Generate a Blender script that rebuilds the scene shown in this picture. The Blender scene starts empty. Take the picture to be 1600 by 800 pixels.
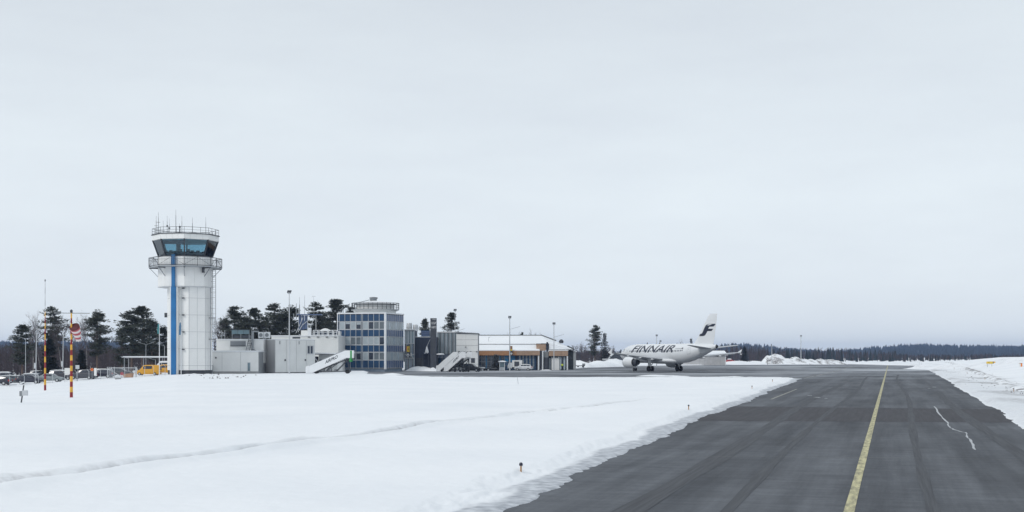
import bpy, bmesh, math, random
import numpy as np
from mathutils import Vector, Matrix

# ------------------------------------------------------------------ camera, world, sun, exposure
F, HOR, CH = 2000.0, 557.0, 3.2          # focal length in photo pixels, horizon row, eye height (m)
S = bpy.context.scene
COL = S.collection
cam = bpy.data.cameras.new('camera'); camo = bpy.data.objects.new('camera', cam); COL.objects.link(camo)
cam.sensor_width = 36.0; cam.lens = 36.0 * F / 1600.0
cam.shift_y = (HOR - 400.0) / 1600.0
cam.clip_start = 0.1; cam.clip_end = 30000
camo.location = (0, 0, CH); camo.rotation_euler = (math.radians(90), 0, 0)
S.camera = camo
S.render.resolution_x = 1024; S.render.resolution_y = 512

SUN_EL, SUN_AZ = math.radians(38), math.radians(224)     # sun behind thin overcast, to the left and a little behind the camera
W = bpy.data.worlds.new('World'); S.world = W; W.use_nodes = True
nt = W.node_tree; N = nt.nodes; L = nt.links
for n in list(N): N.remove(n)
out = N.new('ShaderNodeOutputWorld'); bg = N.new('ShaderNodeBackground'); bg.inputs['Strength'].default_value = 0.1
sky = N.new('ShaderNodeTexSky'); sky.sky_type = 'NISHITA'; sky.sun_disc = False
sky.sun_elevation = SUN_EL; sky.sun_rotation = SUN_AZ; sky.air_density = 1.0; sky.dust_density = 2.0
tc = N.new('ShaderNodeTexCoord'); sep = N.new('ShaderNodeSeparateXYZ'); L.new(tc.outputs['Generated'], sep.inputs[0])
mp = N.new('ShaderNodeMapping'); mp.inputs['Scale'].default_value = (1.0, 1.0, 4.5); mp.inputs['Rotation'].default_value = (0.12, 0.1, 0.3)
L.new(tc.outputs['Generated'], mp.inputs[0])
nz = N.new('ShaderNodeTexNoise'); nz.inputs['Scale'].default_value = 2.6; nz.inputs['Detail'].default_value = 8; nz.inputs['Roughness'].default_value = 0.6
L.new(mp.outputs[0], nz.inputs['Vector'])
rmp = N.new('ShaderNodeValToRGB')                         # stratus: two greys a little apart
rmp.color_ramp.elements[0].position = 0.34; rmp.color_ramp.elements[0].color = (6.75, 7.32, 7.88, 1)
rmp.color_ramp.elements[1].position = 0.66; rmp.color_ramp.elements[1].color = (7.36, 8.00, 8.46, 1)
L.new(nz.outputs['Fac'], rmp.inputs[0])
elr = N.new('ShaderNodeMapRange'); elr.inputs['From Min'].default_value = 0.0; elr.inputs['From Max'].default_value = 0.32
elr.inputs['To Min'].default_value = 1.15; elr.inputs['To Max'].default_value = 0.945
L.new(sep.outputs['Z'], elr.inputs['Value'])
mul = N.new('ShaderNodeVectorMath'); mul.operation = 'SCALE'; L.new(rmp.outputs[0], mul.inputs[0]); L.new(elr.outputs[0], mul.inputs['Scale'])
mx = N.new('ShaderNodeMix'); mx.data_type = 'RGBA'; mx.inputs['Factor'].default_value = 0.94
L.new(sky.outputs[0], mx.inputs['A']); L.new(mul.outputs[0], mx.inputs['B'])
L.new(mx.outputs['Result'], bg.inputs['Color']); L.new(bg.outputs[0], out.inputs['Surface'])

sl = bpy.data.lights.new('sun', 'SUN'); sl.energy = 1.1; sl.angle = math.radians(14); sl.color = (1.0, 0.97, 0.93)
so = bpy.data.objects.new('sun', sl); COL.objects.link(so)
sd_ = Vector((math.sin(SUN_AZ) * math.cos(SUN_EL), math.cos(SUN_AZ) * math.cos(SUN_EL), math.sin(SUN_EL)))
so.rotation_euler = sd_.to_track_quat('Z', 'Y').to_euler(); so.location = (0, 0, 60)
S.view_settings.view_transform = 'Standard'; S.view_settings.look = 'None'
S.view_settings.exposure = 0.10; S.view_settings.gamma = 1.0; S.view_settings.use_curve_mapping = False
S.render.engine = 'CYCLES'
S.cycles.max_bounces = 6; S.cycles.diffuse_bounces = 3; S.cycles.transparent_max_bounces = 12

# ------------------------------------------------------------------ helpers
rnd = random.Random(7)
PHI = math.atan2(-0.283, 0.959)          # the airport's building grid, parallel to the taxiway

def at(px, py, D): return Vector(((px - 800) / F * D, D, CH + (HOR - py) / F * D))
def gx(px, D): return (px - 800) / F * D
def gp(px, py, z=0.0):
    D = F * (CH - z) / (py - HOR); return ((px - 800) / F * D, D)

class Fr:                                 # a plan frame: local x along a facade, local y going back
    def __init__(s, px, D, rot=PHI):
        s.ax, s.ay, s.rot = gx(px, D), D, rot
        s.r = (math.cos(rot), math.sin(rot)); s.u = (-math.sin(rot), math.cos(rot))
    def sx(s, px, t=0.0):
        k = (px - 800) / F; ax = s.ax + t * s.u[0]; ay = s.ay + t * s.u[1]
        return (k * ay - ax) / (s.r[0] - k * s.r[1])
    def ty(s, px, x=0.0):
        k = (px - 800) / F; ax = s.ax + x * s.r[0]; ay = s.ay + x * s.r[1]
        return (k * ay - ax) / (s.u[0] - k * s.u[1])
    def z(s, py, x=0.0, t=0.0):
        return CH + (HOR - py) / F * (s.ay + x * s.r[1] + t * s.u[1])
    def loc(s, z=0.0): return (s.ax, s.ay, z)

def tag(o, label=None, cat=None, group=None, kind=None):
    if label: o['label'] = label
    if cat: o['category'] = cat
    if group: o['group'] = group
    if kind: o['kind'] = kind
    return o
def thing(name, label, cat, loc=(0, 0, 0), rz=0.0, group=None):
    o = bpy.data.objects.new(name, None); o.empty_display_size = 0.3; COL.objects.link(o)
    o.location = loc; o.rotation_euler = (0, 0, rz); return tag(o, label, cat, group)
def link(name, me, parent=None, loc=(0, 0, 0), rz=0.0, mat=None):
    o = bpy.data.objects.new(name, me); COL.objects.link(o); o.parent = parent; o.location = loc; o.rotation_euler = (0, 0, rz)
    return o
def copy_tree(o, parent=None, mats=None):
    c = o.copy(); COL.objects.link(c); c.parent = parent
    for ch in o.children: copy_tree(ch, c)
    return c

class MB:
    def __init__(s): s.v = []; s.f = []
    def add(s, vs, fs):
        b = len(s.v); s.v += [tuple(p) for p in vs]; s.f += [tuple(b + i for i in f) for f in fs]; return s
    def box(s, x0, x1, y0, y1, z0, z1):
        return s.add([(x0,y0,z0),(x1,y0,z0),(x1,y1,z0),(x0,y1,z0),(x0,y0,z1),(x1,y0,z1),(x1,y1,z1),(x0,y1,z1)],
                     [(0,3,2,1),(4,5,6,7),(0,1,5,4),(1,2,6,5),(2,3,7,6),(3,0,4,7)])
    def prism(s, poly, z0, z1, z1f=None):
        n = len(poly)
        return s.add([(x, y, z0) for x, y in poly] + [(x, y, z1) for x, y in poly],
                     [tuple(range(n - 1, -1, -1)), tuple(range(n, 2 * n))] + [(i, (i + 1) % n, n + (i + 1) % n, n + i) for i in range(n)])
    def loft(s, rings, caps=True):
        n = len(rings[0]); vs = [p for r in rings for p in r]; fs = []
        for k in range(len(rings) - 1):
            for i in range(n):
                j = (i + 1) % n; fs.append((k * n + i, k * n + j, (k + 1) * n + j, (k + 1) * n + i))
        if caps: fs += [tuple(range(n - 1, -1, -1)), tuple(range((len(rings) - 1) * n, len(rings) * n))]
        return s.add(vs, fs)
    def tube(s, p0, p1, r0, r1=None, n=8, caps=True):
        p0, p1 = Vector(p0), Vector(p1); r1 = r0 if r1 is None else r1
        d = (p1 - p0); 
        if d.length < 1e-6: return s
        d.normalize(); a = d.orthogonal().normalized(); b = d.cross(a)
        def ring(p, r): return [p + (a * math.cos(2 * math.pi * i / n) + b * math.sin(2 * math.pi * i / n)) * r for i in range(n)]
        return s.loft([ring(p0, r0), ring(p1, r1)], caps)
    def bar(s, p0, p1, w, h=None):         # square section bar
        p0, p1 = Vector(p0), Vector(p1); h = w if h is None else h
        d = (p1 - p0).normalized(); up = Vector((0, 0, 1))
        a = d.cross(up); a = a.normalized() if a.length > 1e-3 else Vector((1, 0, 0)); b = a.cross(d)
        def ring(p): return [p + a * (sx * w / 2) + b * (sy * h / 2) for sx, sy in ((-1,-1),(1,-1),(1,1),(-1,1))]
        return s.loft([ring(p0), ring(p1)])
    def lathe(s, prof, n=20, c=(0, 0, 0), axis='z', caps=True):
        rings = []
        for r, h in prof:
            ring = []
            for i in range(n):
                t = 2 * math.pi * i / n; a, b = r * math.cos(t), r * math.sin(t)
                if axis == 'z': p = (c[0] + a, c[1] + b, c[2] + h)
                elif axis == 'x': p = (c[0] + h, c[1] + a, c[2] + b)
                else: p = (c[0] + b, c[1] + h, c[2] + a)
                ring.append(p)
            rings.append(ring)
        return s.loft(rings, caps)
    def mesh(s, name, mat, smooth=None):
        me = bpy.data.meshes.new(name); me.from_pydata(s.v, [], s.f)
        if mat: me.materials.append(mat)
        if smooth is not None:
            me.polygons.foreach_set('use_smooth', [True] * len(me.polygons))
            me.set_sharp_from_angle(angle=math.radians(smooth))
        me.update(); return me
    def build(s, name, mat, parent=None, smooth=None, loc=(0, 0, 0), rz=0.0):
        return link(name, s.mesh(name, mat, smooth), parent, loc, rz)

def B(name, mat, parent, *box): return MB().box(*box).build(name, mat, parent)

# ------------------------------------------------------------------ materials
MATS = {}
def pm(name, col, rough=0.6, metal=0.0, var=0.12, scale=1.2, spec=0.5, bump=0.0, bscale=20.0):
    m = bpy.data.materials.new(name); m.use_nodes = True; t = m.node_tree; b = t.nodes['Principled BSDF']
    b.inputs['Roughness'].default_value = rough; b.inputs['Metallic'].default_value = metal
    b.inputs['Specular IOR Level'].default_value = spec
    c = t.nodes.new('ShaderNodeTexCoord'); n = t.nodes.new('ShaderNodeTexNoise')
    n.inputs['Scale'].default_value = scale; n.inputs['Detail'].default_value = 5
    t.links.new(c.outputs['Object'], n.inputs['Vector'])
    r = t.nodes.new('ShaderNodeValToRGB')
    r.color_ramp.elements[0].position = 0.3; r.color_ramp.elements[1].position = 0.7
    r.color_ramp.elements[0].color = tuple(max(0, x * (1 - var)) for x in col) + (1,)
    r.color_ramp.elements[1].color = tuple(min(1, x * (1 + var * 0.6)) for x in col) + (1,)
    t.links.new(n.outputs['Fac'], r.inputs[0]); t.links.new(r.outputs[0], b.inputs['Base Color'])
    if bump:
        n2 = t.nodes.new('ShaderNodeTexNoise'); n2.inputs['Scale'].default_value = bscale; n2.inputs['Detail'].default_value = 4
        t.links.new(c.outputs['Object'], n2.inputs['Vector'])
        bp = t.nodes.new('ShaderNodeBump'); bp.inputs['Strength'].default_value = bump; bp.inputs['Distance'].default_value = 0.05
        t.links.new(n2.outputs['Fac'], bp.inputs['Height']); t.links.new(bp.outputs[0], b.inputs['Normal'])
    MATS[name] = m; return m

pm('white_panel', (0.76, 0.765, 0.755), 0.5, var=0.05, scale=0.6)
pm('cream_wall', (0.69, 0.70, 0.69), 0.7, var=0.07, scale=0.4)
pm('white_paint', (0.74, 0.76, 0.78), 0.35, var=0.05)
pm('aircraft_white', (0.76, 0.78, 0.80), 0.25, var=0.03, scale=0.3)
pm('aircraft_grey', (0.42, 0.44, 0.47), 0.35, var=0.06, scale=0.5)
pm('ink_blue', (0.012, 0.016, 0.035), 0.35, var=0.05)
pm('grey_metal', (0.30, 0.32, 0.34), 0.45, 0.3, var=0.12)
pm('light_metal', (0.52, 0.54, 0.56), 0.4, 0.3, var=0.08)
pm('dark_metal', (0.05, 0.055, 0.065), 0.5, 0.2, var=0.15)
pm('black_rubber', (0.012, 0.012, 0.014), 0.8, var=0.2)
pm('blue_stripe', (0.010, 0.145, 0.37), 0.45, var=0.18, scale=0.5)
pm('blue_spandrel', (0.010, 0.052, 0.128), 0.3, var=0.2, scale=0.5)
pm('slate_spandrel', (0.085, 0.125, 0.23), 0.35, var=0.15, scale=0.5)
pm('navy_panel', (0.030, 0.043, 0.080), 0.5, var=0.2)
pm('charcoal_panel', (0.055, 0.062, 0.078), 0.5, var=0.2)
pm('grey_panel', (0.22, 0.235, 0.25), 0.6, var=0.1)
pm('slate_wall', (0.07, 0.085, 0.095), 0.6, var=0.15)
pm('plinth_dark', (0.045, 0.05, 0.06), 0.7, var=0.2)
pm('plinth_blue', (0.22, 0.28, 0.36), 0.6, var=0.12)
pm('concrete', (0.33, 0.33, 0.33), 0.85, var=0.15)
pm('grey_brick', (0.47, 0.47, 0.475), 0.85, var=0.1, scale=1.0)
pm('brick_joint', (0.38, 0.38, 0.385), 0.9)
pm('wood_cladding', (0.45, 0.235, 0.12), 0.65, var=0.15, scale=2.0)
pm('wood_pale', (0.40, 0.27, 0.19), 0.65, var=0.15, scale=2.0)
pm('roof_grey', (0.14, 0.15, 0.16), 0.7)
pm('glass_dark', (0.02, 0.03, 0.05), 0.06, var=0.4, scale=0.7, spec=0.7)
pm('glass_blue', (0.025, 0.075, 0.15), 0.08, var=0.4, scale=0.7, spec=0.7)
pm('glass_teal', (0.13, 0.205, 0.24), 0.1, var=0.25, scale=0.7, spec=0.8)
pm('glass_pale', (0.36, 0.43, 0.48), 0.12, var=0.2, scale=0.9, spec=0.8)
pm('blind_white', (0.36, 0.41, 0.44), 0.3, var=0.12, scale=1.5)
pm('blind_grey', (0.13, 0.155, 0.175), 0.3, var=0.2, scale=1.5)
pm('bright_blue', (0.02, 0.20, 0.42), 0.4)
pm('sign_yellow', (0.72, 0.50, 0.05), 0.5, var=0.06)
pm('sign_red', (0.45, 0.03, 0.03), 0.5, var=0.1)
pm('orange_paint', (0.75, 0.22, 0.03), 0.5, var=0.1)
pm('pole_red', (0.24, 0.012, 0.02), 0.5, var=0.2, scale=3)
pm('pole_yellow', (0.72, 0.40, 0.04), 0.5, var=0.15, scale=3)
pm('sock_red', (0.42, 0.10, 0.12), 0.8, var=0.2)
pm('sock_dark', (0.11, 0.03, 0.035), 0.9, var=0.2)
pm('sock_white', (0.68, 0.62, 0.62), 0.8)
pm('stair_green', (0.03, 0.27, 0.07), 0.4)
pm('van_yellow', (0.78, 0.40, 0.02), 0.35, var=0.06)
pm('bark', (0.12, 0.085, 0.07), 0.9, var=0.35, scale=4)
pm('birch_bark', (0.20, 0.19, 0.19), 0.9, var=0.3, scale=3)
pm('twig', (0.075, 0.06, 0.062), 0.9, var=0.3, scale=2)
pm('wood_twig', (0.062, 0.05, 0.056), 0.95, var=0.3, scale=0.3)
pm('needles', (0.060, 0.069, 0.058), 0.7, var=0.45, scale=1.1, spec=0.2)
pm('needles_dark', (0.020, 0.027, 0.029), 0.75, var=0.4, scale=1.1, spec=0.2)
pm('far_needles', (0.030, 0.040, 0.045), 0.9, var=0.35, scale=0.02, spec=0.1)
pm('forest_floor', (0.05, 0.055, 0.065), 0.95, var=0.4, scale=0.01)
pm('dirt_clod', (0.09, 0.08, 0.075), 0.95, var=0.4, scale=4)
pm('hivis', (0.62, 0.72, 0.06), 0.7)
pm('trouser_dark', (0.03, 0.03, 0.038), 0.85)
pm('skin', (0.45, 0.28, 0.2), 0.6)
pm('lamp_stem', (0.40, 0.22, 0.09), 0.6)
pm('flag_teal', (0.04, 0.20, 0.22), 0.8)
pm('flag_blue', (0.04, 0.13, 0.24), 0.8)
pm('tarp_grey', (0.17, 0.18, 0.19), 0.7, var=0.25)

def snow_material():
    m = bpy.data.materials.new('snow'); m.use_nodes = True; t = m.node_tree; b = t.nodes['Principled BSDF']
    b.inputs['Roughness'].default_value = 0.65; b.inputs['Specular IOR Level'].default_value = 0.25
    c = t.nodes.new('ShaderNodeTexCoord')
    n = t.nodes.new('ShaderNodeTexNoise'); n.inputs['Scale'].default_value = 0.11; n.inputs['Detail'].default_value = 6
    t.links.new(c.outputs['Object'], n.inputs['Vector'])
    r = t.nodes.new('ShaderNodeValToRGB'); r.color_ramp.elements[0].position = 0.3; r.color_ramp.elements[1].position = 0.7
    r.color_ramp.elements[0].color = (0.80, 0.825, 0.855, 1); r.color_ramp.elements[1].color = (0.87, 0.885, 0.905, 1)
    t.links.new(n.outputs['Fac'], r.inputs[0])
    def att(nm):
        a = t.nodes.new('ShaderNodeAttribute'); a.attribute_name = nm; return a.outputs['Fac']
    # thin slush and refrozen ice over tarmac
    n3 = t.nodes.new('ShaderNodeTexNoise'); n3.inputs['Scale'].default_value = 3.0; n3.inputs['Detail'].default_value = 6
    t.links.new(c.outputs['Object'], n3.inputs['Vector'])
    sr = t.nodes.new('ShaderNodeValToRGB'); sr.color_ramp.elements[0].position = 0.35; sr.color_ramp.elements[1].position = 0.68
    sr.color_ramp.elements[0].color = (0.34, 0.36, 0.395, 1); sr.color_ramp.elements[1].color = (0.62, 0.645, 0.68, 1)
    t.links.new(n3.outputs['Fac'], sr.inputs[0])
    m1 = t.nodes.new('ShaderNodeMix'); m1.data_type = 'RGBA'
    t.links.new(att('slush'), m1.inputs['Factor']); t.links.new(r.outputs[0], m1.inputs['A']); t.links.new(sr.outputs[0], m1.inputs['B'])
    m2 = t.nodes.new('ShaderNodeMix'); m2.data_type = 'RGBA'; m2.inputs['B'].default_value = (0.20, 0.19, 0.19, 1)
    n4 = t.nodes.new('ShaderNodeTexNoise'); n4.inputs['Scale'].default_value = 2.2; n4.inputs['Detail'].default_value = 6; n4.inputs['Roughness'].default_value = 0.7
    t.links.new(c.outputs['Object'], n4.inputs['Vector'])
    mr = t.nodes.new('ShaderNodeMapRange'); mr.inputs['From Min'].default_value = 0.36; mr.inputs['From Max'].default_value = 0.60
    t.links.new(n4.outputs['Fac'], mr.inputs['Value'])
    mm = t.nodes.new('ShaderNodeMath'); mm.operation = 'MULTIPLY'; t.links.new(mr.outputs[0], mm.inputs[0]); mk = t.nodes.new('ShaderNodeMath'); mk.operation = 'MULTIPLY'; mk.inputs[1].default_value = 1.7; t.links.new(att('dirt'), mk.inputs[0]); t.links.new(mk.outputs[0], mm.inputs[1]); mm.use_clamp = True
    t.links.new(mm.outputs[0], m2.inputs['Factor']); t.links.new(m1.outputs['Result'], m2.inputs['A'])
    t.links.new(m2.outputs['Result'], b.inputs['Base Color'])
    n2 = t.nodes.new('ShaderNodeTexNoise'); n2.inputs['Scale'].default_value = 1.3; n2.inputs['Detail'].default_value = 8; n2.inputs['Roughness'].default_value = 0.6
    t.links.new(c.outputs['Object'], n2.inputs['Vector'])
    bp = t.nodes.new('ShaderNodeBump'); bp.inputs['Strength'].default_value = 0.35; bp.inputs['Distance'].default_value = 0.14
    t.links.new(n2.outputs['Fac'], bp.inputs['Height']); t.links.new(bp.outputs[0], b.inputs['Normal'])
    MATS['snow'] = m
snow_material()

def asphalt_material():
    m = bpy.data.materials.new('asphalt'); m.use_nodes = True; t = m.node_tree; b = t.nodes['Principled BSDF']
    c = t.nodes.new('ShaderNodeTexCoord')
    def noise(scale, rot, sc, det=5, rough=0.55):
        mp = t.nodes.new('ShaderNodeMapping'); mp.inputs['Rotation'].default_value = (0, 0, rot); mp.inputs['Scale'].default_value = sc
        mp.vector_type = 'TEXTURE'; t.links.new(c.outputs['Object'], mp.inputs[0])
        n = t.nodes.new('ShaderNodeTexNoise'); n.inputs['Scale'].default_value = scale; n.inputs['Detail'].default_value = det; n.inputs['Roughness'].default_value = rough
        t.links.new(mp.outputs[0], n.inputs['Vector']); return n.outputs['Fac']
    def ramp(fac, p0, p1, c0, c1):
        r = t.nodes.new('ShaderNodeValToRGB'); r.color_ramp.elements[0].position = p0; r.color_ramp.elements[1].position = p1
        r.color_ramp.elements[0].color = c0 + (1,); r.color_ramp.elements[1].color = c1 + (1,); t.links.new(fac, r.inputs[0]); return r.outputs[0]
    def mul(a, bb):
        x = t.nodes.new('ShaderNodeMix'); x.data_type = 'RGBA'; x.blend_type = 'MULTIPLY'; x.inputs['Factor'].default_value = 1
        t.links.new(a, x.inputs['A']); t.links.new(bb, x.inputs['B']); return x.outputs['Result']
    long_ = ramp(noise(0.6, PHI, (1.0, 30.0, 1.0), 9, 0.66), 0.34, 0.68, (0.044, 0.049, 0.059), (0.138, 0.149, 0.165))   # wheel tracks, sweeper streaks along the taxiway
    broad = ramp(noise(0.2, PHI, (1.0, 2.2, 1.0), 10, 0.7), 0.34, 0.68, (0.60, 0.60, 0.62), (1.26, 1.26, 1.25))
    cross = ramp(noise(2.2, PHI, (6.0, 1.0, 1.0), 10, 0.75), 0.34, 0.68, (0.74, 0.74, 0.75), (1.2, 1.2, 1.2))
    grain = ramp(noise(9.0, 0, (1, 1, 1), 8, 0.8), 0.3, 0.72, (0.76, 0.76, 0.77), (1.2, 1.2, 1.2))
    colr = mul(mul(mul(long_, broad), cross), grain)
    # wind-blown snow dust on the far apron
    sepp = t.nodes.new('ShaderNodeSeparateXYZ'); t.links.new(c.outputs['Object'], sepp.inputs[0])
    far = t.nodes.new('ShaderNodeMapRange'); far.inputs['From Min'].default_value = 175; far.inputs['From Max'].default_value = 215
    t.links.new(sepp.outputs['Y'], far.inputs['Value'])
    dr = t.nodes.new('ShaderNodeMapRange'); dr.inputs['From Min'].default_value = 0.45; dr.inputs['From Max'].default_value = 0.64
    t.links.new(noise(0.05, 0.12, (2.6, 1.0, 1.0), 7, 0.62), dr.inputs['Value'])
    fm = t.nodes.new('ShaderNodeMath'); fm.operation = 'MULTIPLY'; t.links.new(far.outputs[0], fm.inputs[0]); t.links.new(dr.outputs[0], fm.inputs[1])
    fm2 = t.nodes.new('ShaderNodeMath'); fm2.operation = 'MULTIPLY'; fm2.inputs[1].default_value = 0.75; t.links.new(fm.outputs[0], fm2.inputs[0])
    x = t.nodes.new('ShaderNodeMix'); x.data_type = 'RGBA'; x.inputs['B'].default_value = (0.55, 0.58, 0.62, 1)
    t.links.new(fm2.outputs[0], x.inputs['Factor']); t.links.new(colr, x.inputs['A'])
    t.links.new(x.outputs['Result'], b.inputs['Base Color'])
    rr = t.nodes.new('ShaderNodeMapRange'); rr.inputs['To Min'].default_value = 0.55; rr.inputs['To Max'].default_value = 0.85
    t.links.new(noise(0.35, PHI, (1.0, 8.0, 1.0)), rr.inputs['Value']); t.links.new(rr.outputs[0], b.inputs['Roughness'])
    b.inputs['Specular IOR Level'].default_value = 0.22
    bp = t.nodes.new('ShaderNodeBump'); bp.inputs['Strength'].default_value = 0.25; bp.inputs['Distance'].default_value = 0.01
    t.links.new(noise(60.0, 0, (1, 1, 1), 3), bp.inputs['Height']); t.links.new(bp.outputs[0], b.inputs['Normal'])
    MATS['asphalt'] = m
asphalt_material()
def worn_paint(name, col, lo=0.30, hi=0.52, base=(0.09, 0.092, 0.1), amount=0.75, sc=(1.0, 5.0, 1.0), spec=0.22):
    m = bpy.data.materials.new(name); m.use_nodes = True; t = m.node_tree; b = t.nodes['Principled BSDF']; b.inputs['Roughness'].default_value = 0.8; b.inputs['Specular IOR Level'].default_value = spec
    c = t.nodes.new('ShaderNodeTexCoord'); mp = t.nodes.new('ShaderNodeMapping'); mp.vector_type = 'TEXTURE'
    mp.inputs['Rotation'].default_value = (0, 0, PHI); mp.inputs['Scale'].default_value = sc; t.links.new(c.outputs['Object'], mp.inputs[0])
    n = t.nodes.new('ShaderNodeTexNoise'); n.inputs['Scale'].default_value = 6.0; n.inputs['Detail'].default_value = 6; n.inputs['Roughness'].default_value = 0.7
    t.links.new(mp.outputs[0], n.inputs['Vector'])
    r = t.nodes.new('ShaderNodeMapRange'); r.inputs['From Min'].default_value = lo; r.inputs['From Max'].default_value = hi
    r.inputs['To Min'].default_value = amount; r.inputs['To Max'].default_value = 0.0; t.links.new(n.outputs['Fac'], r.inputs['Value'])
    x = t.nodes.new('ShaderNodeMix'); x.data_type = 'RGBA'; x.inputs['A'].default_value = col + (1,); x.inputs['B'].default_value = base + (1,)
    t.links.new(r.outputs[0], x.inputs['Factor']); t.links.new(x.outputs['Result'], b.inputs['Base Color']); MATS[name] = m
worn_paint('yellow_line', (0.56, 0.52, 0.31), 0.34, 0.60)
worn_paint('white_line', (0.50, 0.52, 0.54))
worn_paint('crack_seal', (0.46, 0.48, 0.50), 0.28, 0.45)
worn_paint('old_line', (0.34, 0.34, 0.31), 0.35, 0.62)
worn_paint('patch_asphalt', (0.042, 0.042, 0.049), 0.3, 0.75, (0.078, 0.078, 0.087), 0.95, (1.6, 40.0, 1.0), 0.18)
worn_paint('seam_tar', (0.058, 0.061, 0.070), 0.38, 0.62, (0.088, 0.094, 0.104), 1.0, (0.5, 30.0, 1.0), 0.2)

def cab_glass():
    m = bpy.data.materials.new('cab_glass'); m.use_nodes = True; t = m.node_tree
    for n in list(t.nodes): t.nodes.remove(n)
    o = t.nodes.new('ShaderNodeOutputMaterial'); tr = t.nodes.new('ShaderNodeBsdfTransparent'); tr.inputs[0].default_value = (0.60, 0.76, 0.82, 1)
    g = t.nodes.new('ShaderNodeBsdfGlossy'); g.inputs['Roughness'].default_value = 0.03; g.inputs[0].default_value = (0.85, 0.92, 0.97, 1)
    fr = t.nodes.new('ShaderNodeFresnel'); fr.inputs[0].default_value = 1.6
    mx = t.nodes.new('ShaderNodeMixShader'); t.links.new(fr.outputs[0], mx.inputs[0]); t.links.new(tr.outputs[0], mx.inputs[1]); t.links.new(g.outputs[0], mx.inputs[2])
    t.links.new(mx.outputs[0], o.inputs[0]); MATS['cab_glass'] = m
cab_glass()
M = MATS

# ------------------------------------------------------------------ ground: tarmac, markings, snow
CX, CS = -0.85, 0.2955                    # taxiway centre line: x = CX + CS * y
UX, UY = 0.2834, 0.959
def cl(y): return CX + CS * y
LEFT = [(600, 885), (700, 838), (780, 800), (870, 757), (960, 714), (1040, 681), (1130, 641), (1200, 613), (1252, 592)]
RIGHT = [(1437, 571.6), (1460, 583), (1480, 595), (1510, 614), (1560, 644), (1600, 668), (1700, 735), (1790, 800), (1900, 882)]
APRON = [(1252, 592), (1228, 591.2), (1100, 590.6), (900, 591.4), (760, 591.0), (655, 589.3), (575, 586.2)]
FARE = [(575, 580.3), (640, 579.6), (750, 578.6), (830, 577.6), (890, 576.2), (930, 573.6), (1000, 571.6), (1140, 570.3), (1260, 569.4), (1330, 569.1), (1437, 571.6)]
TAR = [(-9.0, -30.0)] + [gp(*p) for p in LEFT] + [gp(*p) for p in APRON[1:]] + [gp(*p) for p in FARE[:-1]] + [gp(*p) for p in RIGHT] + [(8.0, -30.0)]
TAR = np.array(TAR)

def sdist(x, y):                          # signed distance to the tarmac outline, positive outside
    d = np.full(x.shape, 1e9); ins = np.zeros(x.shape, bool); n = len(TAR)
    for i in range(n):
        a, b = TAR[i], TAR[(i + 1) % n]; ex, ey = b[0] - a[0], b[1] - a[1]
        t = np.clip(((x - a[0]) * ex + (y - a[1]) * ey) / (ex * ex + ey * ey + 1e-12), 0, 1)
        d = np.minimum(d, np.hypot(x - a[0] - t * ex, y - a[1] - t * ey))
        c = ((a[1] > y) != (b[1] > y)) & (x < ex * (y - a[1]) / (ey + (1e-12 if ey == 0 else 0)) + a[0]); ins ^= c
    return np.where(ins, -d, d)
def pdist(x, y, pts):
    d = np.full(x.shape, 1e9); tt = np.zeros(x.shape); n = len(pts) - 1
    for i in range(n):
        a, b = pts[i], pts[i + 1]; ex, ey = b[0] - a[0], b[1] - a[1]
        t = np.clip(((x - a[0]) * ex + (y - a[1]) * ey) / (ex * ex + ey * ey), 0, 1)
        q = np.hypot(x - a[0] - t * ex, y - a[1] - t * ey); k = q < d; d = np.where(k, q, d); tt = np.where(k, (i + t) / n, tt)
    return d, tt
def vnoise(x, y, seed=0):
    xi = np.floor(x).astype(np.int64); yi = np.floor(y).astype(np.int64); fx = x - xi; fy = y - yi
    def h(a, b):
        q = (a * 374761393 + b * 668265263 + seed * 1446653) & 0xffffffff
        q = ((q ^ (q >> 13)) * 1274126177) & 0xffffffff; q = q ^ (q >> 16); return (q & 0xffffff) / float(0xffffff)
    sx = fx * fx * (3 - 2 * fx); sy = fy * fy * (3 - 2 * fy)
    return (h(xi, yi) * (1 - sx) + h(xi + 1, yi) * sx) * (1 - sy) + (h(xi, yi + 1) * (1 - sx) + h(xi + 1, yi + 1) * sx) * sy - 0.5
def fbm(x, y, o=4, seed=0):
    s = 0; a = 1.0
    for k in range(o): s = s + a * vnoise(x * 2 ** k, y * 2 ** k, seed + k * 17); a *= 0.5
    return s
def ss(x): x = np.clip(x, 0, 1); return x * x * (3 - 2 * x)

def terrain(x, y):                        # gentle lie of the land beside the tarmac
    x = np.asarray(x, float); y = np.asarray(y, float)
    low = -1.75 * np.clip((-0.262 - x / np.maximum(y, 1.0)) / 0.125, 0, 1) * ss((y - 75) / 85) * (y > 1)
    off = (x - cl(y)) * UY
    bank = 2.75 * ss((off - 11) / 24) * ss((y - 70) / 170) * (1 - 0.75 * ss((y - 380) / 200))
    return low + bank
def tz(x, y): return float(terrain(np.array([x]), np.array([y]))[0])

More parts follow.
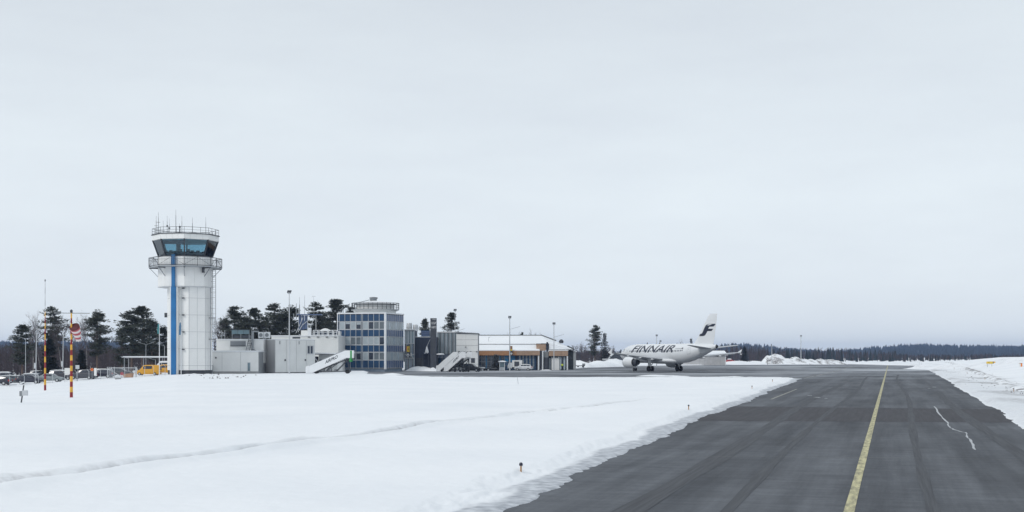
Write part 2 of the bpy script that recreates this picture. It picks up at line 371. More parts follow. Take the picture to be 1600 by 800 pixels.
BERM = [gp(-260, 812), gp(0, 766), gp(200, 740), gp(440, 706), gp(700, 668), gp(880, 645), gp(1010, 628)]
RDIRT = [gp(1500, 573, 0.6), gp(1560, 588, 0.7), gp(1600, 601, 0.7), gp(1680, 622, 0.6)]
def snow_height(x, y):
    sd = sdist(x, y); left = (x < cl(y))
    u = x * UY - y * UX; v = x * UX + y * UY       # across, along the taxiway
    rag = 0.42 * fbm(v / 7.0, u / 2.0, 2, 3) + 0.22 * fbm(v / 1.6, u / 0.35, 4, 5) + 0.16 * fbm(v / 0.45, u / 0.2, 2, 6)
    sdr = sd + rag * np.where(left, 1.0, 0.8)
    band = np.where(left, 0.85 + 0.5 * vnoise(v / 3.0, u * 0, 9), 0.15)
    band = np.where(y > 195, 0.2, band)
    thin = 0.045 * (1 - np.exp(-np.maximum(sdr, 0) / 0.12)) + 0.02 * fbm(x / 0.5, y / 0.5, 3, 8) * (sdr > 0)
    wall = ss((sdr - band) / 0.8) * (0.17 + 0.10 * vnoise(v / 4.0, u / 4.0, 12))
    z = np.where(sdr > 0, np.maximum(thin, 0.006) + wall, sdr * 0.4)
    soft = 0.16 * fbm(x / 14.0, y / 14.0, 3, 21) * ss((sdr - 1.5) / 6) + 0.035 * fbm(u / 1.6, v / 3.2, 3, 31) * ss((sdr - band) / 1.0)
    z = z + soft
    bd, bt = pdist(x, y, BERM); wob = bd + 0.12 * vnoise(v / 0.8, u, 41)
    bw = 0.35 + 0.5 * np.exp(-((bt) / 0.25) ** 2)
    amp = (0.26 * (1 - ss((bt - 0.45) / 0.55)) + 0.04) * (0.55 + 0.9 * (vnoise(v / 2.3, u / 3, 43) + 0.5))
    side = (u - (BERM[0][0] * UY - BERM[0][1] * UX))
    z = z - amp * np.exp(-(wob / bw) ** 2) + 0.55 * amp * np.exp(-((wob - bw * 1.4) / (bw * 0.8)) ** 2)
    slush = ss(1 - (sdr - band * 0.75) / 0.35) * (sdr > -0.6) * np.where(left & (y < 195), 1.0, 0.25)
    dirt = 0.8 * np.exp(-(wob / (bw * 0.8)) ** 2) * ss((vnoise(v / 1.1, u / 0.5, 51) + 0.25) / 0.4) * (1 - 0.6 * ss((bt - 0.5) / 0.5))
    rd, _ = pdist(x, y, RDIRT); rw = rd + 0.8 * vnoise(x / 2.0, y / 6.0, 55)
    dirt = np.maximum(dirt, 0.85 * np.exp(-(rw / 0.55) ** 2) * ss((vnoise(x / 1.5, y / 5.0, 52) + 0.4) / 0.4))
    z = z + 0.22 * np.exp(-((rw + 0.8) / 0.8) ** 2)
    off = (x - cl(y)) * UY
    rside = (~left) & (sdr > 0.2)
    dirt = np.where(rside, np.maximum(dirt, 0.55 * ss((vnoise(x / 2.2, y / 9.0, 61) - 0.12) / 0.2) * np.exp(-((off - 11.5) / 4.5) ** 2) * ss((y - 45) / 40)), dirt)
    slush = np.where(rside & (y < 330), np.maximum(slush, 0.35 * ss(1 - (off - 9) / 8)), slush)
    # trampled, clodded snow in front of the tower
    md = np.hypot((x - gx(340, 185)) / 9.0, (y - 188) / 14.0)
    z = z + 0.30 * np.exp(-md ** 2) * (0.6 + 1.2 * fbm(x / 1.5, y / 3.0, 3, 71))
    z = z + terrain(x, y) * ss(sd / 3.0)
    return z, np.clip(slush, 0, 1), np.clip(dirt, 0, 1)

def build_snow():
    px = list(np.arange(-320, 1921, 2.5)); ang = [math.atan((p - 800) / F) for p in px]
    a0, a1 = ang[0], ang[-1]
    extra = list(np.linspace(a1, a0 + 2 * math.pi, 70)[1:-1])
    th = np.array(ang + extra)
    rs = [0.6, 4, 9, 14]; r = 18.0
    while r < 620:
        rs.append(r); st = 0.85 * r * r / (F * CH); r += min(max(st, 0.06), 1.8 if r < 350 else 4.5)
    while r < 4700: rs.append(r); r *= 1.12
    rs.append(5200)
    R, T = np.meshgrid(np.array(rs), th, indexing='ij'); x = (R * np.sin(T)).ravel(); y = (R * np.cos(T)).ravel()
    z = np.empty_like(x); sl_ = np.empty_like(x); di = np.empty_like(x)
    for k in range(0, len(x), 60000):
        q = slice(k, k + 60000); z[q], sl_[q], di[q] = snow_height(x[q], y[q])
    nr, nt_ = R.shape
    i = np.arange(nr - 1)[:, None]; j = np.arange(nt_)[None, :]; j2 = (j + 1) % nt_
    quads = np.stack([i * nt_ + j, i * nt_ + j2, (i + 1) * nt_ + j2, (i + 1) * nt_ + j], -1).reshape(-1, 4)[:, ::-1]
    me = bpy.data.meshes.new('snow_field'); nv = len(x); nf = len(quads)
    me.vertices.add(nv); me.vertices.foreach_set('co', np.stack([x, y, z], 1).astype(np.float32).ravel())
    me.loops.add(nf * 4); me.loops.foreach_set('vertex_index', quads.astype(np.int32).ravel())
    me.polygons.add(nf); me.polygons.foreach_set('loop_start', np.arange(0, nf * 4, 4, dtype=np.int32))
    try: me.polygons.foreach_set('loop_total', np.full(nf, 4, dtype=np.int32))
    except Exception: pass
    me.update(calc_edges=True); me.validate()
    me.polygons.foreach_set('use_smooth', np.ones(len(me.polygons), bool))
    for nm, arr in (('slush', sl_), ('dirt', di)):
        a = me.attributes.new(nm, 'FLOAT', 'POINT'); a.data.foreach_set('value', arr.astype(np.float32))
    me.materials.append(M['snow'])
    tag(link('snow_field', me), 'wide field of fresh white snow around the taxiway and buildings', kind='structure')
build_snow()

# tarmac sheet, reaching under the snow edges
cpoly = []
n = len(TAR)
ar = sum(TAR[i][0] * TAR[(i + 1) % n][1] - TAR[(i + 1) % n][0] * TAR[i][1] for i in range(n))
for i in range(n):
    p, a, b = Vector(TAR[i]), Vector(TAR[i - 1]), Vector(TAR[(i + 1) % n])
    e1, e2 = (p - a).normalized(), (b - p).normalized(); sgn = 1 if ar > 0 else -1
    nn = (Vector((e1.y, -e1.x)) + Vector((e2.y, -e2.x)));  nn = nn.normalized() * sgn
    cpoly.append(p + nn * (2.2 if TAR[i][1] < 260 else 4.0))
me = bpy.data.meshes.new('taxiway'); bm = bmesh.new()
bm.faces.new([bm.verts.new((p.x, p.y, 0)) for p in cpoly]); bmesh.ops.triangulate(bm, faces=bm.faces[:])
for f in bm.faces:
    if f.normal.z < 0: f.normal_flip()
bm.to_mesh(me); me.materials.append(M['asphalt'])
tag(link('taxiway', me), 'grey asphalt taxiway widening into the apron', kind='structure')

def strip(name, pts, w, mat, z, seed=None, jit=0.0):
    r = random.Random(seed or 1); mb = MB(); P = [Vector((p[0], p[1], 0)) for p in pts]; vs = []
    for i, p in enumerate(P):
        d = (P[min(i + 1, len(P) - 1)] - P[max(i - 1, 0)]).normalized(); nrm = Vector((d.y, -d.x, 0))
        ww = w * (1 + (r.random() - 0.5) * 2 * jit)
        vs += [p - nrm * ww / 2 + Vector((0, 0, z)), p + nrm * ww / 2 + Vector((0, 0, z))]
    mb.add(vs, [(2 * i, 2 * i + 1, 2 * i + 3, 2 * i + 2) for i in range(len(P) - 1)])
    o = mb.build(name, mat); return tag(o, kind='structure')
# darker resurfaced band across the taxiway
pa = []
for px, py in ((880, 656.5), (1000, 656.8), (1700, 661), (1700, 641), (1100, 634.5), (880, 633.5)):
    pa.append(gp(px, py))
tag(MB().add([(x, y, 0.004) for x, y in pa], [tuple(range(6))]).build('tarmac_patch', M['patch_asphalt']), kind='structure')
strip('centre_line', [(cl(y), y) for y in list(np.arange(-10, 480, 5.0))], 0.215, M['yellow_line'], 0.008, 3, 0.05)
for k, (o_, a_, b_, w_) in enumerate(((-4.6, 14, 150, .6), (4.9, 14, 120, .55), (-2.4, 14, 210, .3), (1.9, 14, 230, .3))):   # dark seams and tyre-polished lanes along the taxiway
    strip('tarmac_seam', [(cl(y) + o_ * 1.04 + .25 * math.sin(y / 21 + k), y) for y in np.arange(a_, b_, 4.0)], w_, M['seam_tar'], 0.0055 + k * 0.0001, 60 + k, 0.3)
jp = [gp(*p) for p in ((960, 712.5), (1200, 714), (1320, 715), (1450, 716), (1600, 719))]
strip('tarmac_joint', jp, 0.035, M['old_line'], 0.009, 4, 0.5)
ck = [(1460, 635.5), (1468, 646), (1476, 656), (1482, 664), (1484, 668), (1492, 672), (1508, 676), (1513, 684), (1518, 692), (1524, 703)]
cp = []
for (a, b), (c, d) in zip(ck[:-1], ck[1:]):
    for k in range(4):
        t = k / 4; cp.append(gp(a + (c - a) * t + rnd.uniform(-1.5, 1.5), b + (d - b) * t + rnd.uniform(-.4, .4)))
strip('crack_seal', cp + [gp(*ck[-1])], 0.072, M['crack_seal'], 0.008, 5, 0.45)
strip('edge_line', [gp(1205, 624), gp(1225, 616), gp(1245, 608)], 0.18, M['old_line'], 0.008, 6, 0.3)
strip('lead_in_line', [gp(p, 592 - (p - 1252) * 0.19 - 0.0007 * (p - 1252) ** 2) for p in range(1256, 1340, 6)], 0.3, M['old_line'], 0.008, 7, 0.2)
strip('stand_line', [gp(1010, 584), gp(1050, 582.5), gp(1095, 580), gp(1135, 578)], 0.35, M['white_line'], 0.008, 8, 0.3)
for k, (px, py, w) in enumerate(((1278, 621, 12), (1291, 622.5, 6), (1452, 607, 5), (1460, 605, 6), (1265, 618, 7))):   # crusts of trodden snow left on the tarmac
    r = random.Random(k + 50); c = gp(px, py); rr = w * c[1] / F / 2; poly = []
    for i in range(11):
        t = 2 * math.pi * i / 11; q = rr * r.uniform(0.45, 1.1); poly.append((c[0] + q * math.cos(t), c[1] + q * 1.6 * math.sin(t)))
    tag(MB().prism(poly, 0.002, 0.012).build('snow_crust', M['white_line']), kind='structure')

def bank(name, pts, w, h, seed, dirt=0.0, noise=0.5, res=0.45, endtaper=3.0, zoff=0.0):       # ploughed-up snow bank along a line
    P = [Vector((p[0], p[1])) for p in pts]; seg = [(P[i + 1] - P[i]).length for i in range(len(P) - 1)]; Lt = sum(seg)
    nu = max(8, int(Lt / res)); nvv = 14; X = np.zeros((nu + 1, nvv + 1)); Y = X.copy(); A = X.copy(); Bv = X.copy()
    for i in range(nu + 1):
        s_ = Lt * i / nu; k = 0
        while k < len(seg) - 1 and s_ > seg[k]: s_ -= seg[k]; k += 1
        d = (P[k + 1] - P[k]).normalized(); p = P[k] + d * s_; nrm = Vector((d.y, -d.x))
        for j in range(nvv + 1):
            q = (j / nvv - 0.5) * 2; X[i, j] = p.x + nrm.x * q * w / 2; Y[i, j] = p.y + nrm.y * q * w / 2; A[i, j] = Lt * i / nu; Bv[i, j] = q
    lump = fbm(X / 2.1, Y / 2.1, 4, seed) ; big = fbm(A / 7.0, A * 0, 2, seed + 9)
    prof = np.maximum(0, 1 - Bv ** 2) ** 0.8 * np.clip(A / endtaper, 0, 1) * np.clip((Lt - A) / endtaper, 0, 1)
    Z = zoff + terrain(X, Y) - 0.15 + prof * (h * (1 + 0.9 * big) + noise * lump * 1.2) + 0.25 * noise * fbm(X / 0.5, Y / 0.5, 2, seed + 3) * (prof > 0.02)
    me = bpy.data.meshes.new(name); vv = np.stack([X.ravel(), Y.ravel(), Z.ravel()], 1).tolist(); ww = nvv + 1
    me.from_pydata(vv, [], [(i * ww + j, (i + 1) * ww + j, (i + 1) * ww + j + 1, i * ww + j + 1) for i in range(nu) for j in range(nvv)])
    me.polygons.foreach_set('use_smooth', [True] * len(me.polygons))
    for nm, arr in (('slush', X * 0), ('dirt', dirt * ss(fbm(X / 1.5, Y / 1.5, 3, seed + 5) / 0.4 + 0.3))):
        a = me.attributes.new(nm, 'FLOAT', 'POINT'); a.data.foreach_set('value', np.clip(arr, 0, 1).astype(np.float32).ravel())
    me.materials.append(M['snow']); me.update()
    if me.polygons[0].normal.z < 0: me.flip_normals()
    return tag(link(name, me), kind='structure')
def gl(*pts): return [(gx(px, D), D) for px, D in pts]
bank('snow_bank', gl((1188, 520), (1250, 522), (1316, 526)), 16, 2.4, 11, 0.9, 1.2, 0.8)
bank('snow_bank', gl((1040, 470), (1160, 505), (1195, 512)), 9, 1.2, 12, 0.0, 0.5, 0.9)
bank('snow_bank', gl((962, 440), (1000, 452), (1050, 470)), 7, 0.9, 13, 0.0, 0.4, 0.9)
bank('snow_bank', gl((893, 372), (915, 378), (968, 420)), 10, 1.9, 14, 0.05, 0.5, 0.8)
bank('snow_bank', gl((1310, 535), (1380, 540), (1470, 548), (1560, 555)), 10, 0.9, 15, 0.05, 0.3, 1.0)
bank('snow_bank', gl((632, 281), (655, 279), (688, 277)), 3.5, 0.95, 16, 0.05, 0.35, 0.35, 1.5)
bank('snow_bank', gl((270, 205), (330, 203), (400, 207), (436, 212)), 6, 0.50, 17, 0.1, 0.30, 0.4)
bank('snow_bank', gl((425, 214), (470, 214), (560, 222), (640, 226)), 6, 0.30, 18, 0.0, 0.2, 0.5)
bank('snow_bank', gl((0 - 60, 196), (60, 196), (150, 199), (240, 203), (275, 206)), 4, 0.12, 19, 0.05, 0.2, 0.45)
bank('snow_bank', gl((842, 297), (852, 296), (862, 295)), 2.4, 0.4, 20, 0.0, 0.2, 0.3, 0.8)
bank('snow_bank', gl((1440, 330), (1500, 300), (1545, 280), (1620, 262)), 12, 0.75, 22, 0.15, 0.5, 0.8)
bank('snow_bank', [gp(1478, 567.5, .5), gp(1500, 573, .6), gp(1530, 580, .7), gp(1560, 588, .75), gp(1600, 601, .75), gp(1690, 626, .6)], 1.6, 0.24, 25, 1.0, 0.22, 0.35, 2.0, 0.22)
bank('snow_bank', gl((985, 210), (1040, 207), (1100, 205)), 8, 0.22, 23, 0.0, 0.1, 0.8)
bank('snow_bank', gl((1110, 204), (1160, 201), (1200, 198)), 8, 0.20, 24, 0.0, 0.1, 0.8)
# dark clods thrown up in front of the tower
mb = MB(); r = random.Random(5)
for k in range(46):
    px = r.gauss(344, 22); D = r.uniform(172, 196); x = gx(px, D); s_ = r.uniform(0.05, 0.20)
    zz = float(snow_height(np.array([x]), np.array([D]))[0][0]); vs = []
    for a in range(6): vs.append((x + s_ * r.uniform(0.7, 1.6) * math.cos(a), D + s_ * math.sin(a), zz - 0.03))
    mb.add(vs + [(x, D, zz + s_ * r.uniform(0.5, 1.2))], [(a, (a + 1) % 6, 6) for a in range(6)])
def clods(pts, n, spread, s0, s1, seed, z_=None):
    r = random.Random(seed); m_ = MB()
    for k in range(n):
        t = r.random() * (len(pts) - 1); i = int(t); f = t - i; x = pts[i][0] + (pts[i + 1][0] - pts[i][0]) * f + r.gauss(0, spread); y = pts[i][1] + (pts[i + 1][1] - pts[i][1]) * f + r.gauss(0, spread)
        q = r.uniform(s0, s1); zz = float(snow_height(np.array([x]), np.array([y]))[0][0])
        m_.add([(x + q * r.uniform(.6, 1.5) * math.cos(a), y + q * math.sin(a), zz - .02) for a in range(6)] + [(x, y, zz + q * r.uniform(.4, 1.0))], [(a, (a + 1) % 6, 6) for a in range(6)])
    return m_
tag(clods(BERM[1:6], 170, .12, .012, .05, 81).build('earth_clods', M['dirt_clod']), 'dark crumbs of earth along the track across the snow field', kind='stuff')
tag(clods([gp(1480, 575, .5), gp(1520, 583, .5), gp(1560, 598, .5), gp(1600, 612, .5)], 130, 1.6, .03, .11, 82).build('earth_clods', M['dirt_clod']), 'dark grit scattered over the snow verge on the right', kind='stuff')
tag(mb.build('earth_clods', M['dirt_clod']), 'dark earth clods scattered on the snow before the tower', kind='stuff')

# ------------------------------------------------------------------ hills and far woods
SKYL = [(-700, 541), (-300, 536), (0, 531), (90, 531.5), (170, 531), (230, 541), (300, 551), (420, 549), (700, 551), (950, 550), (1100, 539), (1150, 535.3), (1190, 536.5), (1230, 543),
        (1290, 546), (1330, 544.5), (1380, 539), (1430, 535.8), (1500, 537.5), (1600, 539), (1800, 537), (2300, 543)]
def sky_y(px):
    for (a, b), (c, d) in zip(SKYL[:-1], SKYL[1:]):
        if a <= px <= c: return b + (d - b) * ss((px - a) / (c - a))
    return 548
def hill_z(px, D):
    tree = 13.0
    top = CH + (HOR - sky_y(px)) / F * 3600 - tree
    t = (D - 2500) / 1100.0
    f = float(ss(np.array(t))) if D <= 3600 else max(0.0, 1 - ((D - 3600) / 1500) ** 2 * 0.5)
    return top * f + 3 * vn1(px / 40.0, D / 160.0) - 0.5
def vn1(a, b): return float(vnoise(np.array([a]), np.array([b]), 5)[0])
pxs = list(range(-700, 2301, 25)); Ds = [2300, 2500, 2650, 2800, 2950, 3100, 3250, 3400, 3500, 3600, 3900, 4400, 5000]
vs = [(gx(p, D), D, hill_z(p, D) if D > 2450 else -1.0) for D in Ds for p in pxs]; w = len(pxs)
mb = MB().add(vs, [(i * w + j, i * w + j + 1, (i + 1) * w + j + 1, (i + 1) * w + j) for i in range(len(Ds) - 1) for j in range(w - 1)])
tag(mb.build('hills', M['forest_floor'], smooth=60), 'low wooded hills on the horizon', kind='structure')

def cone(mb, x, y, z, h, r, n=5, ph=0.0):
    ring = [(x + r * math.cos(ph + 2 * math.pi * i / n), y + r * math.sin(ph + 2 * math.pi * i / n), z) for i in range(n)]
    mb.add(ring + [(x, y, z + h)], [(i, (i + 1) % n, n) for i in range(n)])
mb = MB(); r = random.Random(21)
for k in range(15000):
    px = r.uniform(-640, 2240); D = 2520 + 1100 * r.random() ** 0.8; z = hill_z(px, D)
    h = r.uniform(8, 14) * (0.8 + 0.4 * r.random()); cone(mb, gx(px, D), D, z, h, h * r.uniform(0.24, 0.42), 6, r.random())
tag(mb.build('hill_forest', M['far_needles']), 'dark conifer forest covering the far hills', kind='stuff')

mb = MB(); mt = MB(); r = random.Random(22)                # mixed wood beyond the airfield
for k in range(6200):
    px = r.uniform(-500, 2100); D = r.uniform(720, 1250); x = gx(px, D)
    dens = 0.9 if px < 1310 else 0.8
    h = r.uniform(5.0, 8.8) * (1.2 if 1150 < px < 1330 else 0.95 if px < 1400 else 0.62) * (D / 1150) ** 0.7 * (1 + 0.35 * vn1(px / 22.0, D / 150.0))
    if r.random() < 0.38: 
        cone(mb, x, D, -1, h * 1.1, h * 0.27, 6, r.random()); cone(mb, x, D, h * 0.35, h * 0.8, h * 0.13, 5, r.random())
    else:
        mt.tube((x, D, -1), (x, D, h * 0.8), 0.14, 0.06, 3, False)
        for q in range(14):
            z0 = r.uniform(0.2, 0.95) * h; a = r.uniform(0, 6.28); l = r.uniform(0.6, 1.6); e = Vector((math.cos(a) * l, math.sin(a) * l, r.uniform(0.4, 1.8)))
            p = Vector((x, D, z0)); nn = Vector((0.16, 0.0, 0)); mt.add([p, p + nn * 1.6, p + e], [(0, 1, 2)])
tag(mb.build('distant_spruces', M['far_needles']), 'dark spruces standing in the distant wood', kind='stuff')
tag(mt.build('distant_birches', M['wood_twig']), 'leafless brown trees massed in the distant wood', kind='stuff')

def woodland(name, label, x0, x1, D0, D1, n, h0, h1, seed, zb):
    mt = MB(); r = random.Random(seed)
    for k in range(n):
        px = r.uniform(x0, x1); D = r.uniform(D0, D1); x = gx(px, D); h = r.uniform(h0, h1); z = zb
        mt.tube((x, D, z), (x + r.uniform(-.3, .3), D, z + h), 0.09, 0.02, 4, False)
        for q in range(40):
            z0 = z + r.uniform(0.08, 0.98) * h; a = r.uniform(0, 6.28); l = r.uniform(0.4, 1.3); e = Vector((math.cos(a) * l, math.sin(a) * l, r.uniform(0.3, 1.3)))
            p = Vector((x, D, z0)); mt.add([p, p + Vector((0.09, 0, 0.04)), p + e], [(0, 1, 2)])
    return tag(mt.build(name, M['wood_twig']), label, kind='stuff')
woodland('birch_wood', 'leafless purple-brown wood behind the car park', -160, 275, 300, 400, 1500, 5.0, 8.5, 31, -2.0)
woodland('birch_wood', 'leafless brown wood right behind the wing of the airliner', 1090, 1200, 640, 720, 160, 7.0, 9.5, 32, -0.3)
woodland('birch_wood', 'leafless thicket beside the two tall spruces', 895, 960, 470, 520, 90, 4.5, 8.0, 33, -0.2)
woodland('birch_wood', 'dark undergrowth behind the flat white office roofs', 335, 530, 300, 330, 260, 5.0, 8.5, 34, 0.0)

# ------------------------------------------------------------------ trees
def quad_clump(mb, c, rx, rz, n, s0, s1, r, droop=0.0):
    for k in range(n):
        a = r.uniform(0, 6.28); q = r.random() ** 0.5
        p = Vector((c[0] + rx * q * math.cos(a), c[1] + rx * q * math.sin(a), c[2] + r.uniform(-rz, rz) - droop * q * rx))
        d = Vector((math.cos(a) + r.uniform(-.7, .7), math.sin(a) + r.uniform(-.7, .7), r.uniform(-.25, .65))).normalized()
        nrm = Vector((r.uniform(-1, 1), r.uniform(-1, 1), r.uniform(-1, 1))); s_ = d.cross(nrm)
        if s_.length < 1e-3: continue
        s_.normalize(); l = r.uniform(s0, s1); w = l * r.uniform(0.2, 0.36)
        mb.add([p - s_ * w * 0.5, p + s_ * w * 0.5, p + d * l + s_ * w * 0.32, p + d * l - s_ * w * 0.32], [(0, 1, 2, 3)])

def make_pine(seed, h=12.0, base=0.34, spread=2.6, lean=0.2):
    r = random.Random(seed); tr = MB(); cr = MB(); pts = []
    ax, ay = r.uniform(-lean, lean), r.uniform(-lean, lean)
    for i in range(9):
        t = i / 8; pts.append(Vector((ax * math.sin(t * 3) * 1.2, ay * math.sin(t * 2.5), h * t)))
    for i in range(8): tr.tube(pts[i], pts[i + 1], 0.20 * (1 - i / 8) + 0.025, 0.20 * (1 - (i + 1) / 8) + 0.02, 7, False)
    def axis(t): k = min(7, int(t * 8)); f = t * 8 - k; return pts[k].lerp(pts[k + 1], f)
    t = base
    while t < 0.985:
        u = (t - base) / (1 - base); prof = (0.45 + 0.9 * u) if u < 0.35 else 0.80 * (1 - ((u - 0.35) / 0.65) ** 1.7) + 0.1
        for k in range(r.choice((2, 3, 3, 4))):
            if r.random() < 0.16: continue
            a = r.uniform(0, 6.28); l = spread * prof * r.uniform(0.5, 1.2); p0 = axis(t)
            tip = p0 + Vector((math.cos(a) * l, math.sin(a) * l, l * r.uniform(-0.05, 0.35))); mid = p0.lerp(tip, 0.55) + Vector((0, 0, -0.06 * l))
            tr.tube(p0, mid, 0.045 * (1.3 - u), 0.03, 4, False); tr.tube(mid, tip, 0.03, 0.012, 4, False)
            for q in (0.3, 0.5, 0.72, 0.95) if l > 0.8 else (0.5, 0.9):
                c = p0.lerp(tip, q) + Vector((r.uniform(-.25, .25), r.uniform(-.25, .25), 0.10))
                quad_clump(cr, c, 0.54 * (0.6 + 0.25 * l), 0.22, 32, 0.20, 0.46, r)
        t += r.uniform(0.022, 0.042)
    quad_clump(cr, pts[-1], 0.35, 0.3, 30, 0.2, 0.4, r)
    for k in range(7):                                     # dead stubs below the crown
        tt = r.uniform(0.15, base); p0 = axis(tt); a = r.uniform(0, 6.28); l = r.uniform(0.4, 1.3)
        tr.tube(p0, p0 + Vector((math.cos(a) * l, math.sin(a) * l, r.uniform(-.2, .2))), 0.025, 0.008, 3, False)
    return tr.mesh('trunk', M['bark'], 60), cr.mesh('crown', M['needles'])
def make_spruce(seed, h=10.0, spread=2.0, dense=1.0, base=0.04, power=0.85, mat='needles_dark'):
    r = random.Random(seed); tr = MB(); cr = MB(); tr.tube((0, 0, 0), (0, 0, h), 0.18, 0.015, 7)
    t = base
    while t < 0.985:
        l0 = spread * (1 - t) ** power
        for k in range(int(5 + 3 * (1 - t))):
            a = r.uniform(0, 6.28); l = l0 * r.uniform(0.65, 1.12); p0 = Vector((0, 0, h * t)); dr = -0.18 if t < 0.6 else 0.12
            tip = p0 + Vector((math.cos(a) * l, math.sin(a) * l, dr * l)); tr.tube(p0, tip, 0.03, 0.01, 3, False)
            for q in ((0.35, 0.6, 0.85, 1.0) if l > 1 else (0.5, 0.95)):
                quad_clump(cr, p0.lerp(tip, q), 0.32, 0.11, int(7 * dense), 0.2, 0.42, r, 0.25)
        t += 0.032 / (0.7 + 0.3 * dense)
    quad_clump(cr, (0, 0, h), 0.12, 0.3, 14, 0.15, 0.3, r)
    return tr.mesh('trunk', M['bark'], 60), cr.mesh('crown', M[mat])
def make_bare(seed, h=10.0, mat='birch_bark', up=0.55):
    r = random.Random(seed); tr = MB(); cr = MB()
    def grow(p, d, l, rad, lev, mb):
        q = p
        for s_ in range(3):
            e = q + d * (l / 3); mb.tube(q, e, rad * (1 - s_ * 0.22), rad * (1 - (s_ + 1) * 0.22), 5 if lev < 2 else 3, False)
            q = e; d = (d + Vector((r.uniform(-.16, .16), r.uniform(-.16, .16), 0.06))).normalized()
            if lev < 4:
                for k in range(2 if lev < 3 else 3):
                    a = r.uniform(0, 6.28); nd = (d * up + Vector((math.cos(a), math.sin(a), 0.35)) * 0.75).normalized()
                    if lev == 0 and s_ == 0: continue
                    grow(q, nd, l * r.uniform(0.38, 0.6), rad * 0.48, lev + 1, cr)
        if lev < 3: grow(q, d, l * 0.55, rad * 0.45, lev + 1, cr)
    grow(Vector((0, 0, 0)), Vector((r.uniform(-.05, .05), r.uniform(-.05, .05), 1)).normalized(), h * 0.62, 0.13, 0, tr)
    zm = max(v[2] for v in cr.v)
    for b in (tr, cr): b.v = [(x, y, z * h / zm) for x, y, z in b.v]
    return tr.mesh('trunk', M[mat], 60), cr.mesh('crown', M['twig'])
PINES = [make_pine(101, 12, 0.30, 3.5), make_pine(102, 12, 0.38, 3.0), make_pine(103, 12, 0.28, 3.9), make_pine(104, 12, 0.32, 3.0), make_pine(105, 12, 0.20, 3.4)]
SPRUCES = [make_spruce(201, 10, 1.9), make_spruce(202, 10, 2.5, 2.0, 0.02, 0.55), make_spruce(203, 10, 2.7, 0.9, 0.05, 0.7, 'needles')]
BARES = [make_bare(301), make_bare(302, 10, 'twig', 0.7), make_bare(303, 10, 'birch_bark', 0.8)]
def tree(kind, meshes, px, ytop, D, label, group, wide=1.0, zb=None, rz=None):
    x = gx(px, D); zb = tz(x, D) - 0.15 if zb is None else zb; ht = CH + (HOR - ytop) / F * D - zb
    hm = max(v.co.z for v in meshes[1].vertices); s_ = ht / hm
    o = thing(kind, label, 'tree', (x, D, zb), rnd.uniform(0, 6.28) if rz is None else rz, group)
    k_ = 1.22 if kind == 'pine_tree' else 1.0
    o.scale = (s_ * wide * k_, s_ * wide * k_, s_)
    link('trunk', meshes[0], o); link('crown', meshes[1], o); return o
GP = 'pines behind the airport buildings'; GC = 'trees round the car park'
